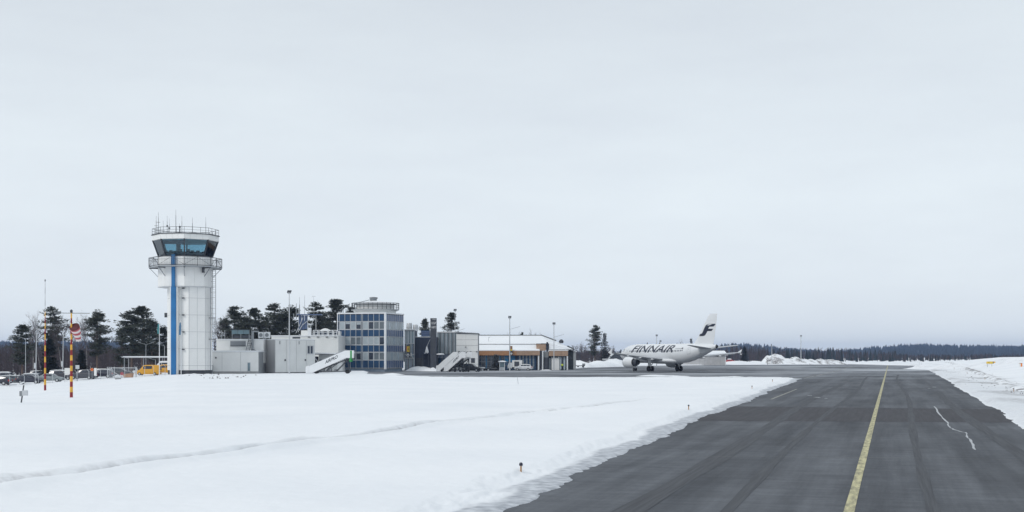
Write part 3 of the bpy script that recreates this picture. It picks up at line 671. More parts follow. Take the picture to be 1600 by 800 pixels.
for a in (('pine_tree', PINES[0], 35, 506, 262, 'short dense pine at the far left behind the parked cars', GC, 0.85),
          ('bare_birch', BARES[0], 52, 481, 275, 'tall leafless birch between the leftmost two pines', GC, 0.8),
          ('pine_tree', PINES[1], 82, 477, 268, 'slim high-crowned pine just right of the tall striped mast', GC, 0.75),
          ('bare_birch', BARES[2], 98, 486, 258, 'leafless birch close left of the windsock', GC, 0.7),
          ('bare_birch', BARES[0], 136, 483, 256, 'thin white-stemmed birch right of the windsock', GC, 0.55),
          ('pine_tree', PINES[3], 152, 482, 262, 'ragged pine right of the windsock', GC, 0.85),
          ('dark_spruce', SPRUCES[1], 78, 527, 238, 'black-green rounded spruce behind the tall striped mast', GC, 1.0),
          ('dark_spruce', SPRUCES[1], 127, 545, 236, 'smaller black-green spruce behind the windsock pole', GC, 1.0),
          ('pine_tree', PINES[2], 205, 484, 278, 'left pine of the broad clump left of the tower', GP, 0.9),
          ('pine_tree', PINES[0], 222, 477, 284, 'tallest pine of the clump left of the tower', GP, 0.85),
          ('pine_tree', PINES[4], 190, 512, 290, 'lowest outer pine of the clump left of the tower', GP, 0.8),
          ('pine_tree', PINES[4], 238, 500, 300, 'pine on the tower side of the left clump', GP, 0.9),
          ('pine_tree', PINES[3], 256, 507, 288, 'pine half hidden by the blue stripe side of the tower', GP, 0.9),
          ('bare_birch', BARES[1], 341, 484, 285, 'leafless tree behind the ladder of the tower', GP, 0.75),
          ('pine_tree', PINES[2], 367, 477, 285, 'broad leaning pine right of the tower ladder', GP, 0.85),
          ('pine_tree', PINES[4], 352, 497, 300, 'low pine tucked close behind the tower ladder', GP, 0.8),
          ('pine_tree', PINES[0], 398, 480, 290, 'second pine from the tower, above the pale rooftop units', GP, 0.7),
          ('pine_tree', PINES[1], 428, 472, 288, 'open pine with sky in its crown left of the lamp mast', GP, 0.85),
          ('pine_tree', PINES[3], 454, 475, 290, 'dense pine directly behind the tall lamp mast', GP, 0.9),
          ('pine_tree', PINES[1], 494, 470, 286, 'narrow pine behind the blue antenna platform', GP, 0.75),
          ('pine_tree', PINES[4], 472, 500, 296, 'low pine behind the rooftop antenna platform', GP, 0.9),
          ('pine_tree', PINES[0], 527, 466, 300, 'pine rising behind the left corner of the blue office block', GP, 0.85),
          ('pine_tree', PINES[4], 510, 497, 305, 'dark low pine left of the blue office block', GP, 1.0),
          ('pine_tree', PINES[2], 549, 478, 315, 'pine showing between the blue block roof and its round rooftop drum', GP, 0.6),
          ('pine_tree', PINES[3], 383, 490, 302, 'pine filling the gap behind the dark rooftop screen', GP, 0.8),
          ('pine_tree', PINES[2], 413, 494, 304, 'low broad pine behind the right rooftop cooling unit', GP, 0.75),
          ('pine_tree', PINES[0], 441, 489, 305, 'pine just left of the tall lamp mast, behind the open pine', GP, 0.75),
          ('pine_tree', PINES[2], 505, 488, 308, 'broad pine between the antenna platform and the blue block', GP, 0.7),
          ('bare_birch', BARES[2], 64, 490, 280, 'thin leafless birch just left of the tall striped mast', GC, 0.6),
          ('bare_birch', BARES[1], 116, 492, 276, 'leafless tree directly behind the windsock', GC, 0.7),
          ('pine_tree', PINES[4], 664, 496, 330, 'small pine just left of the dark sign pylon', GP, 0.5),
          ('pine_tree', PINES[0], 705, 487, 330, 'pine behind the glazed hall right of the sign pylon', GP, 0.6),
          ('pine_tree', PINES[2], 930, 507, 425, 'taller of the two dark conifers left of the airliner', 'conifers beyond the apron', 0.62),
          ('spruce_tree', SPRUCES[0], 945, 518, 420, 'shorter pointed conifer of the pair left of the airliner', 'conifers beyond the apron', 1.0),
          ('spruce_tree', SPRUCES[0], 970, 545, 520, 'tiny conifer top above the left wing of the airliner', 'conifers beyond the apron', 0.8),
          ('spruce_tree', SPRUCES[0], 1080, 527, 560, 'small conifer top above the airliner rear fuselage', 'conifers beyond the apron', 0.8),
          ('bare_birch', BARES[1], 1063, 527, 560, 'faint leafless treetop above the airliner fuselage', 'conifers beyond the apron', 0.6),
          ('spruce_tree', SPRUCES[1], 1163, 541, 570, 'dark pointed spruce at the right wingtip of the airliner', 'conifers beyond the apron', 0.95),
          ('bare_birch', BARES[1], 908, 532, 470, 'leafless tree on the left of the two tall conifers', 'conifers beyond the apron', 0.7),
          ('bare_birch', BARES[1], 834, 510, 345, 'largest leafless treetop above the terminal roof', 'bare trees behind the terminal', 0.5),
          ('bare_birch', BARES[0], 793, 517, 345, 'leafless treetop by the lamp mast above the terminal roof', 'bare trees behind the terminal', 0.4),
          ('bare_birch', BARES[2], 808, 516, 348, 'leafless treetop right of the terminal lamp mast', 'bare trees behind the terminal', 0.35),
          ('bare_birch', BARES[1], 848, 517, 350, 'leafless treetop over the falling end of the terminal roof', 'bare trees behind the terminal', 0.4),
          ('pine_tree', PINES[4], 816, 518, 352, 'dark rounded pine top peeping over the terminal roof', 'bare trees behind the terminal', 0.35),
          ('bare_birch', BARES[1], 1199, 556, 490, 'low leafless bush by the long snow heap', 'bushes by the snow heap', 1.5),
          ('bare_birch', BARES[0], 1110, 531, 640, 'hazy leafless tree behind the airliner tail', 'conifers beyond the apron', 0.6),
          ('bare_birch', BARES[2], 1146, 532, 660, 'hazy leafless tree over the right tailplane', 'conifers beyond the apron', 0.6)):
    tree(*a)

# ------------------------------------------------------------------ haze
hz = bpy.data.materials.new('haze'); hz.use_nodes = True
for nn_ in list(hz.node_tree.nodes):
    if nn_.type != 'OUTPUT_MATERIAL': hz.node_tree.nodes.remove(nn_)
pv = hz.node_tree.nodes.new('ShaderNodeVolumePrincipled'); pv.inputs['Color'].default_value = (0.46, 0.63, 1.0, 1)
pv.inputs['Density'].default_value = 0.00013; pv.inputs['Anisotropy'].default_value = 0.2
hz.node_tree.links.new(pv.outputs[0], hz.node_tree.nodes['Material Output'].inputs['Volume'])
tag(MB().box(-6200, 6200, -5400, 5400, -6, 58).build('haze', hz), 'thin blue winter haze', kind='stuff')

# ------------------------------------------------------------------ control tower
def text_mesh(txt, size, shear=0.0, space=1.0, bold=0.0):
    cu = bpy.data.curves.new('txt', 'FONT'); cu.body = txt; cu.size = size; cu.shear = shear; cu.space_character = space; cu.offset = bold
    cu.resolution_u = 3; cu.fill_mode = 'FRONT'
    ob = bpy.data.objects.new('txt', cu); me = bpy.data.meshes.new_from_object(ob)
    bpy.data.objects.remove(ob); bpy.data.curves.remove(cu); return me
def text_part(name, txt, size, mat, parent, o, ex, ey, width=None, height=None, **kw):      # lettering laid on a plane: origin o, directions ex, ey
    me = text_mesh(txt, size, **kw); o, ex, ey = Vector(o), Vector(ex), Vector(ey)
    xs = [v.co.x for v in me.vertices]; ys = [v.co.y for v in me.vertices]; sx = width / (max(xs) - min(xs)) if width else 1.0
    sy = height / (max(ys) - min(ys)) if height else sx
    x0, y0 = min(xs), min(ys)
    for v in me.vertices: v.co = o + ex * ((v.co.x - x0) * sx) + ey * ((v.co.y - y0) * sy)
    me.materials.clear(); me.materials.append(mat); me.name = name
    return link(name, me, parent)

TD = 215.0; TX = gx(290, TD); ts = TD / F
def tzp(py): return CH + (HOR - py) * ts
tower = thing('control_tower', 'tall white octagonal control tower with blue stripe and glazed cab', 'control tower', (TX, TD, 0))
A0 = -math.pi / 2 + math.radians(12)       # one corner faces the camera
def octo(r, z, n=8, a0=A0): return [(r * math.cos(a0 + 2 * math.pi * i / n), r * math.sin(a0 + 2 * math.pi * i / n), z) for i in range(n)]
def ofr(mb, r0, z0, r1, z1): return mb.loft([octo(r0, z0), octo(r1, z1)])
zb, zd0, zd1 = 1.0, tzp(449), tzp(416)
RS, RD = 3.72, 4.52
core = ofr(MB(), RS - 0.06, 0.9, RS - 0.06, zd0 + 0.05).build('shaft', M['grey_metal'], tower, loc=(0.72, 0, 0))
ofr(MB(), RS - 0.15, -0.4, RS - 0.15, 0.95).build('plinth', M['plinth_dark'], tower, loc=(0.72, 0, 0))
def facade_panels(parent, R, zs, splits, thick=0.06, gap=0.02, mat=M['white_panel'], name='panel'):
    P = octo(R, 0)
    for i in range(8):
        a, b = Vector(P[i]), Vector(P[(i + 1) % 8]); d = (b - a); ln = d.length; rz = math.atan2(d.y, d.x)
        cuts = splits[i % len(splits)]
        for c0, c1 in zip(cuts[:-1], cuts[1:]):
            for k, (z0, z1) in enumerate(zip(zs[:-1], zs[1:])):
                key = (round(ln * (c1 - c0), 3), round(z1 - z0, 3))
                mb = MB().box(gap, ln * (c1 - c0) - gap, -thick, 0.002, gap, z1 - z0 - gap)
                p = a + d * c0; link(name, mb.mesh(name, mat), parent, (p.x, p.y, z0), rz)
zs = [0.92] + [tzp(y) for y in (571, 545, 519, 493, 467)] + [zd0 - 0.02]
facade_panels(core, RS - 0.10, zs, [(0, 0.5, 1), (0, 0.55, 1)])
drum = ofr(MB(), RD - 0.07, zd0, RD - 0.07, zd1).build('drum', M['white_panel'], tower)
facade_panels(drum, RD - 0.09, [zd0 + 0.02, zd1 - 0.02], [(0, 0.5, 1)])
soff = ofr(MB(), RD + 0.03, zd0 - 0.10, RD + 0.03, zd0 - 0.001).build('drum_rim', M['light_metal'], tower)
# balcony
zf = tzp(418); RB = 6.0
ofr(MB(), RB, zf - 0.16, RB, zf).build('balcony_floor', M['grey_metal'], tower)
ofr(MB(), 4.45, zf, 4.40, tzp(402)).build('cab_base', M['white_panel'], tower)
rail = MB(); P0 = octo(RB - 0.06, 0)
for i in range(8):
    a, b = Vector(P0[i]), Vector(P0[(i + 1) % 8])
    for z, w in ((zf + 1.5, 0.09), (zf + 1.05, 0.04), (zf + 0.12, 0.09)): rail.bar(a + Vector((0, 0, z)), b + Vector((0, 0, z)), w)
    for t in (0, 0.5): p = a.lerp(b, t); rail.bar(p + Vector((0, 0, zf)), p + Vector((0, 0, zf + 1.5)), 0.09 if t == 0 else 0.06)
    for t0, t1 in ((0, 0.5), (1, 0.5)):
        p, q = a.lerp(b, t0), a.lerp(b, t1); rail.bar(p + Vector((0, 0, zf + 0.12)), q + Vector((0, 0, zf + 1.45)), 0.035)
rail.build('balcony_railing', M['dark_metal'], tower)
mesh_ = MB()
for i in range(8):
    a, b = Vector(P0[i]), Vector(P0[(i + 1) % 8])
    for k in range(1, 16): p = a.lerp(b, k / 16); mesh_.bar(p + Vector((0, 0, zf + .12)), p + Vector((0, 0, zf + 1.48)), 0.022)
mesh_.build('railing_bars', M['grey_metal'], tower)
for i in range(8):
    a = Vector(octo(RB - 0.15, zf - 0.16)[i]); b = Vector(octo(RD - 0.05, zf - 1.65)[i])
    MB().bar(a, b, 0.10).build('strut', M['grey_metal'], tower)
    link('balcony_beam', MB().bar(Vector(octo(RD - 0.1, zf - 0.24)[i]), Vector(octo(RB - 0.1, zf - 0.24)[i]), 0.14).mesh('balcony_beam', M['dark_metal']), tower)
# cab
zg0, zg1, zr = tzp(402), tzp(377.5), tzp(369)
R0, R1 = 4.40, 5.32
gb, gt = octo(R0, zg0 + 0.05), octo(R1, zg1)
for i in range(8):
    j = (i + 1) % 8; a, b, c, d = map(Vector, (gb[i], gb[j], gt[j], gt[i]))
    nrm = (b - a).cross(d - a).normalized() * 0.03
    MB().add([a, b, c, d, a - nrm, b - nrm, c - nrm, d - nrm], [(0,1,2,3),(7,6,5,4),(0,4,5,1),(1,5,6,2),(2,6,7,3),(3,7,4,0)]).build('cab_pane', M['cab_glass'], tower)
    MB().bar(a * 1.004, d * 1.004, 0.22).build('mullion', M['dark_metal'], tower)
ofr(MB(), R0 + 0.05, zg0 - 0.05, R0 + 0.08, zg0 + 0.08).build('cab_sill', M['dark_metal'], tower)
fas = ofr(MB(), R1 + 0.04, zg1 + 0.02, R1 + 0.10, zr).build('cab_fascia', M['white_panel'], tower)
facade_panels(fas, R1 + 0.10, [zg1 + 0.06, zr - 0.04], [(0, 0.25, 0.5, 0.75, 1)], 0.05, 0.012)
ofr(MB(), R1 + 0.30, zr, R1 + 0.30, zr + 0.12).build('roof_rim', M['dark_metal'], tower)
# inside of the cab
ofr(MB(), R0 - 0.1, zg0 + 0.06, R0 - 0.1, zg0 + 0.1).build('cab_floor', M['dark_metal'], tower)
ofr(MB(), R1 - 0.12, zg1 - 0.12, R1 - 0.1, zg1 - 0.02).build('cab_ceiling', M['white_panel'], tower)
con = MB()
for i in range(8):
    p, q = Vector(octo(R0 - 0.45, zg0 + 0.1)[i]), Vector(octo(R0 - 0.45, zg0 + 0.1)[(i + 1) % 8]); con.bar(p + Vector((0, 0, 0.28)), q + Vector((0, 0, 0.28)), 0.6, 0.5)
    for t in (0.2, 0.45, 0.75): m_ = p.lerp(q, t); con.box(m_.x - 0.3, m_.x + 0.3, m_.y - 0.12, m_.y + 0.12, zg0 + 0.54, zg0 + rnd.uniform(0.75, 1.15))
con.build('consoles', M['dark_metal'], tower)
MB().box(-1.5, -0.9, -0.3, 0.3, zg0, zg1).build('cab_core', M['charcoal_panel'], tower)
for i in (6, 7, 0, 1, 4): 
    a, d = Vector(octo(R0 - .1, zg0 + .1)[i]), Vector(octo(R1 - .2, zg1 - .1)[i]); b, c = Vector(octo(R0 - .1, zg0 + .1)[(i + 1) % 8]), Vector(octo(R1 - .2, zg1 - .1)[(i + 1) % 8])
    t = 0.72
    if i in (7, 3): MB().add([a.lerp(d, t), b.lerp(c, t), c, d], [(0, 1, 2, 3)]).build('sun_blind', M['navy_panel'], tower)
# roof railing and aerials
rr = MB(); Q = octo(R1 + 0.1, 0)
for i in range(8):
    a, b = Vector(Q[i]), Vector(Q[(i + 1) % 8])
    for z, w in ((zr + 1.1, 0.055), (zr + 0.65, 0.035), (zr + 0.25, 0.035)): rr.bar(a + Vector((0, 0, z)), b + Vector((0, 0, z)), w)
    for t in (0, 0.33, 0.67): p = a.lerp(b, t); rr.bar(p + Vector((0, 0, zr + 0.1)), p + Vector((0, 0, zr + 1.1)), 0.045)
rr.build('roof_railing', M['dark_metal'], tower)
for px, top, yy, r_ in ((244, 337, 0, .045), (250, 343, 2, .04), (254, 334, -2.5, .045), (261, 340, 1.5, .035), (270, 341, -3.5, .04), (278, 348, 1, .035), (287, 333, -5, .05), (295, 342, -4.5, .04), (310, 344, -4, .05), (326, 341, -2, .04)):
    x = (px - 290) * ts; mb = MB().tube((x, yy, zr + 0.1), (x, yy, tzp(top) - 0.9), r_, r_ * 0.8, 6).tube((x, yy, tzp(top) - 0.9), (x, yy, tzp(top)), r_ * 0.45, r_ * 0.35, 5)
    if px in (244, 250, 254): mb.bar((x - 0.3, yy, tzp(top) - 1.7), (x + 0.3, yy, tzp(top) - 1.7), 0.05)
    if px in (261, 270): mb.box(x - 0.1, x + 0.1, yy - .1, yy + .1, tzp(top) - 1.75, tzp(top) - 1.5)
    mb.build('aerial', M['dark_metal'], tower)
MB().tube((0.3, -4.9, zr + .1), (0.3, -4.9, zr + 0.9), 0.09, 0.09, 8).lathe([(0.02, .9), (.16, .95), (.16, 1.15), (.03, 1.25)], 10, (0.3, -4.9, zr)).build('obstruction_lamp', M['dark_metal'], tower)
# blue fin: lower shaft width and upper run over the drum
xb = -0.88; ydr = -(RD * 0.93)
MB().box(xb - 0.40, xb + 0.40, ydr - 0.25, -2.2, -0.3, zd0 - 0.1).build('blue_fin', M['blue_stripe'], tower)
MB().box(xb - 0.30, xb + 0.24, ydr - 0.35, -3.0, zd0 - 0.1, tzp(401)).build('blue_fin', M['blue_stripe'], tower)
MB().box(xb - 0.62, xb - 0.44, ydr - 0.10, -2.2, -0.3, zd0 - 0.12).box(xb + 0.44, xb + 0.60, ydr - 0.1, -2.2, -0.3, zd0 - 0.12).build('fin_trim', M['white_panel'], tower)
# ladders with cages
def ladder(mb, x, y, z0, z1, w=0.45, cage=False, r=0.035, step=0.33):
    mb.tube((x - w / 2, y, z0), (x - w / 2, y, z1), r, n=5).tube((x + w / 2, y, z0), (x + w / 2, y, z1), r, n=5); z = z0 + 0.2
    while z < z1: mb.tube((x - w / 2, y, z), (x + w / 2, y, z), r * 0.7, n=4); z += step
    if cage:
        z = z0 + 2.2
        while z < z1:
            pts = [(x - w / 2, y, z), (x - w * 0.75, y - 0.4, z), (x, y - 0.72, z), (x + w * 0.75, y - 0.4, z), (x + w / 2, y, z)]
            for p, q in zip(pts[:-1], pts[1:]): mb.bar(p, q, 0.045)
            z += 0.9
        for dx, dy in ((-0.75, -.4), (0, -.72), (.75, -.4)): mb.bar((x + w * dx, y + dy, z0 + 2.2), (x + w * dx, y + dy, z1), 0.035)
    return mb
ladder(MB(), (336 - 290) * ts, -0.8, tzp(528), tzp(420), 0.55, True).build('ladder', M['grey_metal'], tower)
MB().bar(((331 - 290) * ts - .4, -0.6, tzp(497)), ((338 - 290) * ts, -0.6, tzp(497)), 0.12).bar(((331 - 290) * ts - .4, -0.6, tzp(530)), ((338 - 290) * ts, -0.6, tzp(530)), 0.12).build('ladder_bracket', M['dark_metal'], tower)
MB().tube(((331 - 290) * ts, -0.9, 0.9), ((331 - 290) * ts, -0.9, tzp(450)), 0.07, n=6).build('downpipe', M['grey_metal'], tower)
lamp_boxes = MB()
for py in (452, 467, 493, 519, 546): MB().box(0.35, 0.72, -RS - 0.12, -RS + 0.3, tzp(py) - 0.1, tzp(py) + 0.06).build('wall_lamp', M['dark_metal'], tower)
MB().box((323 - 290) * ts, (326 - 290) * ts, -3.4, -2.7, tzp(428), tzp(420)).build('horn', M['dark_metal'], tower)
MB().box(-3.42, -3.0, -0.5, 0.0, tzp(496), tzp(489)).build('floodlight', M['dark_metal'], tower)

# flagpoles at the tower
for px, top, D, mt_, lab in ((249, 503, 205, 'flag_teal', 'white flagpole with drooping teal flag left of the tower'), (283, 501, 205, 'flag_blue', 'white flagpole with drooping blue flag before the tower')):
    x = gx(px, D); z0 = tz(x, D); fp = thing('flagpole', lab, 'flagpole', (x, D, z0), 0, 'flagpoles by the tower'); zt = CH + (HOR - top) / F * D - z0
    MB().tube((0, 0, -0.3), (0, 0, zt), 0.07, 0.035, 8).lathe([(.01, 0), (.07, .05), (.07, .12), (.01, .17)], 8, (0, 0, zt)).build('pole', M['white_paint'], fp)
    mb = MB(); rings = []
    for k in range(9):
        t = k / 8; ww = 0.09 + 0.08 * math.sin(t * 3.1) + 0.04 * rnd.random(); dx = -0.12 - 0.1 * t + 0.05 * rnd.random()
        rings.append([(dx + ww * math.cos(a) * (0.5 if i % 2 else 1), 0.09 * math.sin(a), zt - 0.3 - t * (2.0 if px > 260 else 1.6)) for i, a in enumerate([i * math.pi / 4 for i in range(8)])])
    mb.loft(rings).build('flag', M[mt_], fp, 60)

# ------------------------------------------------------------------ flat-roofed offices
def panelwall(parent, fr, pxs, z0, z1, y, mat, thick=0.05, gap=0.02, name='wall_panel', t=0.0):
    xs = [fr.sx(p, t) for p in pxs]
    for a, b in zip(xs[:-1], xs[1:]): MB().box(a + gap, b - gap, y - thick, y, z0, z1).build(name, mat, parent)

fa = Fr(404, 222, 0.0)
an = thing('tower_annex', 'low white annex with grey door and small window beside the tower', 'building', fa.loc(), fa.rot)
x0, x1 = fa.sx(319), 0.0; zt = fa.z(550)
B('core', M['grey_panel'], an, x0 + 0.05, x1 - .03, 0.0, 9, -0.3, zt)
panelwall(an, fa, (319, 347, 376, 404), 0.6, zt - 0.02, 0.0, M['white_panel'])
B('plinth', M['concrete'], an, x0, x1, -0.04, 0.02, -0.3, 0.56)
B('coping', M['white_paint'], an, x0 - 0.08, x1 + 0.06, -0.14, 9.1, zt, zt + 0.18)
B('roof_snow', M['snow'], an, x0 + 0.1, x1 - 0.1, 0.1, 8.9, zt + 0.18, zt + 0.26)
B('door', M['grey_metal'], an, fa.sx(322), fa.sx(333), -0.75, -0.05, -0.3, fa.z(570))
wi = B('window', M['glass_teal'], an, fa.sx(387.4), fa.sx(390.8), -0.09, -0.052, fa.z(579.5), fa.z(567))
MB().box(fa.sx(386.6), fa.sx(387.4), -0.11, -0.05, fa.z(580.3), fa.z(566)).box(fa.sx(390.8), fa.sx(391.6), -0.11, -0.05, fa.z(580.3), fa.z(566)).box(fa.sx(387.4), fa.sx(390.8), -0.11, -0.05, fa.z(567), fa.z(566)).build('frame', M['light_metal'], wi)
MB().lathe([(0.14, 0), (0.16, .05), (0.1, .14)], 10, (fa.sx(337.5), -0.2, fa.z(559)), 'y').build('wall_lamp', M['dark_metal'], an)
ladder(MB(), fa.sx(325.5), -0.35, fa.z(570), fa.z(547), 0.45).build('ladder', M['grey_metal'], an)
# set-back storey
ss_ = thing('setback_storey', 'pale set-back upper storey with grey vent panel behind the annex', 'building', (fa.ax, fa.ay + 4.5, 0), 0)
f2 = Fr(404, 226.5, 0.0); xa = f2.sx(330); zt2 = f2.z(531)
B('core', M['cream_wall'], ss_, xa, 0.0, 0.05, 10, 2.0, zt2)
panelwall(ss_, f2, (330, 352), 2.2, zt2 - .02, 0.05, M['cream_wall']); panelwall(ss_, f2, (376, 404), 2.2, zt2 - .02, 0.05, M['white_panel'])
B('vent_panel', M['grey_panel'], ss_, f2.sx(352), f2.sx(376), -0.02, 0.05, f2.z(540), f2.z(533)); B('vent_shade', M['dark_metal'], ss_, f2.sx(352), f2.sx(376), -0.12, 0.04, f2.z(541), f2.z(540.2))
B('coping', M['white_paint'], ss_, xa - .05, 0.05, -0.1, 10.1, zt2, zt2 + 0.16)
mbl = MB()
for sx_ in (379, 384.5): mbl.bar((f2.sx(sx_), -1.6, f2.z(549)), (f2.sx(sx_ + 2), -0.1, f2.z(530)), 0.07)
for k in range(7): zz = f2.z(548 - k * 2.7); mbl.box(f2.sx(379.5 + k * .25), f2.sx(385 + k * .25), -1.6 + k * .22, -1.4 + k * .22, zz, zz + 0.06)
mbl.build('roof_ladder', M['dark_metal'], ss_)
MB().tube((f2.sx(388), -0.4, f2.z(547)), (f2.sx(388), -0.4, f2.z(517)), 0.16, n=10).tube((f2.sx(386.3), -0.5, f2.z(547)), (f2.sx(386.3), -0.5, f2.z(516)), 0.06, n=6).tube((f2.sx(388), -0.4, f2.z(518)), (f2.sx(397), -0.4, f2.z(518)), 0.13, n=8).build('duct', M['grey_metal'], ss_)
MB().tube((f2.sx(392), -2.6, fa.z(550)), (f2.sx(392), -2.6, fa.z(546)), 0.3, 0.3, 10).tube((f2.sx(395), -2.4, fa.z(550)), (f2.sx(395), -2.4, fa.z(547)), 0.2, 0.2, 10).build('roof_vent', M['dark_metal'], ss_)
# rooftop screen and units
sc = thing('rooftop_screen', 'dark glazed screen on posts on the roof right of the tower', 'screen', (f2.ax, f2.ay + 3, zt2), 0); f3 = Fr(404, 229.5, 0.0)
for k in range(3): B('screen_panel', M['glass_teal'], sc, f3.sx(357 + k * 9.2), f3.sx(365.8 + k * 9.2), -0.04, 0.04, f3.z(522) - zt2, f3.z(515.5) - zt2)
MB().box(f3.sx(357), f3.sx(384.6), -0.1, 0.1, f3.z(515.5) - zt2, f3.z(515) - zt2).box(f3.sx(357), f3.sx(384.6), .2, 2.5, f3.z(528) - zt2, f3.z(524) - zt2).build('screen_frame', M['charcoal_panel'], sc)
for p in (341, 346, 357.5, 371, 384): MB().bar((f3.sx(p), 0.06, 0), (f3.sx(p), 0.06, f3.z(516) - zt2), 0.10).build('post', M['grey_metal'], sc)
for p, lab in ((403.5, 'left of two white rooftop cooling units by the dark screen'), (413, 'right of two white rooftop cooling units by the dark screen')):
    u_ = thing('cooling_unit', lab, 'cooling unit', (gx(p, 230), 230, zt2 + 0.2), 0, 'rooftop cooling units')
    B('casing', M['white_paint'], u_, 0, 0.92, 0, 0.9, 0.2, 1.25); MB().lathe([(0.34, 0), (0.34, -0.04)], 14, (0.46, -0.0, 0.72), 'y').build('fan_grille', M['grey_panel'], u_)
    MB().box(0.05, 0.12, 0.05, 0.85, -.3, 0.2).box(0.8, 0.87, 0.05, 0.85, -.3, 0.2).build('stand', M['grey_metal'], u_)

# brick-ended white block: corner towards the camera at px 430
bd = thing('white_block', 'white flat-roofed block with grey brick left end and one window', 'building', (gx(430, 226), 226, 0), 0)
o_ = (gx(430, 226), 226.0)
def rel(px, D): return (gx(px, D) - o_[0], D - o_[1])
pA, pB, pC, pD_ = rel(404, 231), (0, 0), rel(492, 233), rel(492, 252)
zw = CH + (HOR - 531) / F * 226
pts = [pA, pB, pC, pD_, rel(404, 252)]
MB().prism(pts, 0.35, zw).build('core', M['brick_joint'], bd)
MB().prism(pts, -0.4, 0.34).build('plinth', M['plinth_dark'], bd)
def wallstrip(parent, p, q, z0, z1, name, mat, t0=0.0, t1=1.0, th=0.05, out=0.0):
    p, q = Vector(p), Vector(q); d = q - p; rz = math.atan2(d.y, d.x); a = p.lerp(q, t0)
    return MB().box(0, d.length * (t1 - t0), -th - out, -out, 0, z1 - z0).build(name, mat, parent, None, (a.x, a.y, z0), rz)
for k in range(26):                                           # courses of grey brick, each course of long bricks
    z0 = 0.37 + k * (zw - 0.4) / 26; h_ = (zw - 0.4) / 26
    for j in range(6):
        a = max(0, (j - (0.5 if k % 2 else 0)) / 5.5); b = min(1, (j + 1 - (0.5 if k % 2 else 0)) / 5.5)
        if b > a + 0.02: wallstrip(bd, pA, pB, z0 + 0.012, z0 + h_ - 0.012, 'brick', M['grey_brick'], a + 0.003, b - 0.003, 0.035 + 0.012 * ((k * 7 + j * 3) % 3))
for t0, t1 in ((0, 0.27), (0.275, 0.52), (0.525, 0.77), (0.775, 1.0)): wallstrip(bd, pB, pC, 0.4, zw - 0.02, 'wall_panel', M['cream_wall'], t0 + .002, t1)
wn = wallstrip(bd, pB, pC, CH + (HOR - 553) / F * 231, CH + (HOR - 540) / F * 231, 'window', M['light_metal'], 0.80, 0.965, 0.10, 0.06)
for t0, t1 in ((0.04, 0.36), (0.58, 0.96)):
    MB().box(t0 * 1.2, t1 * 1.2, -0.19, -0.165, 0.08, 1.42).build('pane', M['glass_dark'], wn)
MB().prism([(x * 1.005, y - 0.12 if y < 8 else y) for x, y in pts], zw, zw + 0.16).build('coping', M['white_paint'], bd)
for t in (0.12, 0.36, 0.6): 
    p = Vector(pB).lerp(Vector(pC), t); MB().box(p.x - 0.05, p.x + 0.05, p.y - 0.22, p.y - 0.05, zw - 0.75, zw - 0.2).build('roof_outlet', M['grey_panel'], bd)
for px in (445.5, 477): 
    t = (px - 430) / 62; p = Vector(pB).lerp(Vector(pC), t); MB().box(p.x - 0.12, p.x + 0.12, p.y - 0.22, p.y - 0.05, 2.9 - .5, 3.2 - .5 + .02).build('wall_lamp', M['dark_metal'], bd)

# rear white block joined to the blue office
fr_ = Fr(529, 262, 0.0)
rb = thing('rear_block', 'plain white block with roof terrace railing left of the blue office block', 'building', fr_.loc(), 0)
zr2 = fr_.z(525.5)
B('wall', M['cream_wall'], rb, fr_.sx(424), -0.05, 0.0, 12, -0.3, zr2); B('coping', M['white_paint'], rb, fr_.sx(424) - .1, -0.04, -0.12, 12, zr2, zr2 + 0.2)
B('roof_box', M['white_panel'], rb, fr_.sx(469), fr_.sx(481), 1, 4, zr2 + .2, fr_.z(516)); B('roof_chimney', M['white_paint'], rb, fr_.sx(480), fr_.sx(485), .6, 1.6, zr2 + .2, fr_.z(512))
for p in (457, 461, 465, 468): B('roof_vent', M['dark_metal'], rb, fr_.sx(p), fr_.sx(p + 2.4), 0.3, 0.8, zr2 - 0.9 + .02, zr2 - 0.02) if False else None
mb = MB()
for z_ in (516, 519.5, 523): mb.bar((fr_.sx(489), 0.3, fr_.z(z_)), (fr_.sx(527), 0.3, fr_.z(z_)), 0.11 if z_ == 516 else 0.07)
for p in (489, 496, 503, 511, 519, 526): mb.bar((fr_.sx(p), 0.3, zr2 + .2), (fr_.sx(p), 0.3, fr_.z(516)), 0.12)
mb.build('terrace_railing', M['white_paint'], rb)
for a, b in ((490, 495), (497, 502.5), (504, 510), (512, 518), (520, 526)): B('terrace_window', M['glass_dark'], rb, fr_.sx(a), fr_.sx(b), 2.0, 2.1, zr2 + .2, fr_.z(517.5))
B('terrace_wall', M['white_panel'], rb, fr_.sx(488), -0.1, 2.12, 5, zr2 + .2, fr_.z(517))
MB().lathe([(1.1, 0), (1.0, .25), (.5, .5), (.02, .6)], 14, (fr_.sx(505), 3, fr_.z(517))).build('roof_dome', M['white_panel'], rb)
for p in (483, 497, 511, 524): B('drip_spout', M['dark_metal'], rb, fr_.sx(p - 1.8), fr_.sx(p + 1.8), -0.2, -0.02, zr2 - 0.22, zr2 - 0.1)
B('louvre', M['charcoal_panel'], rb, fr_.sx(457), fr_.sx(469), -0.03, 0.02, fr_.z(529), fr_.z(526.5))
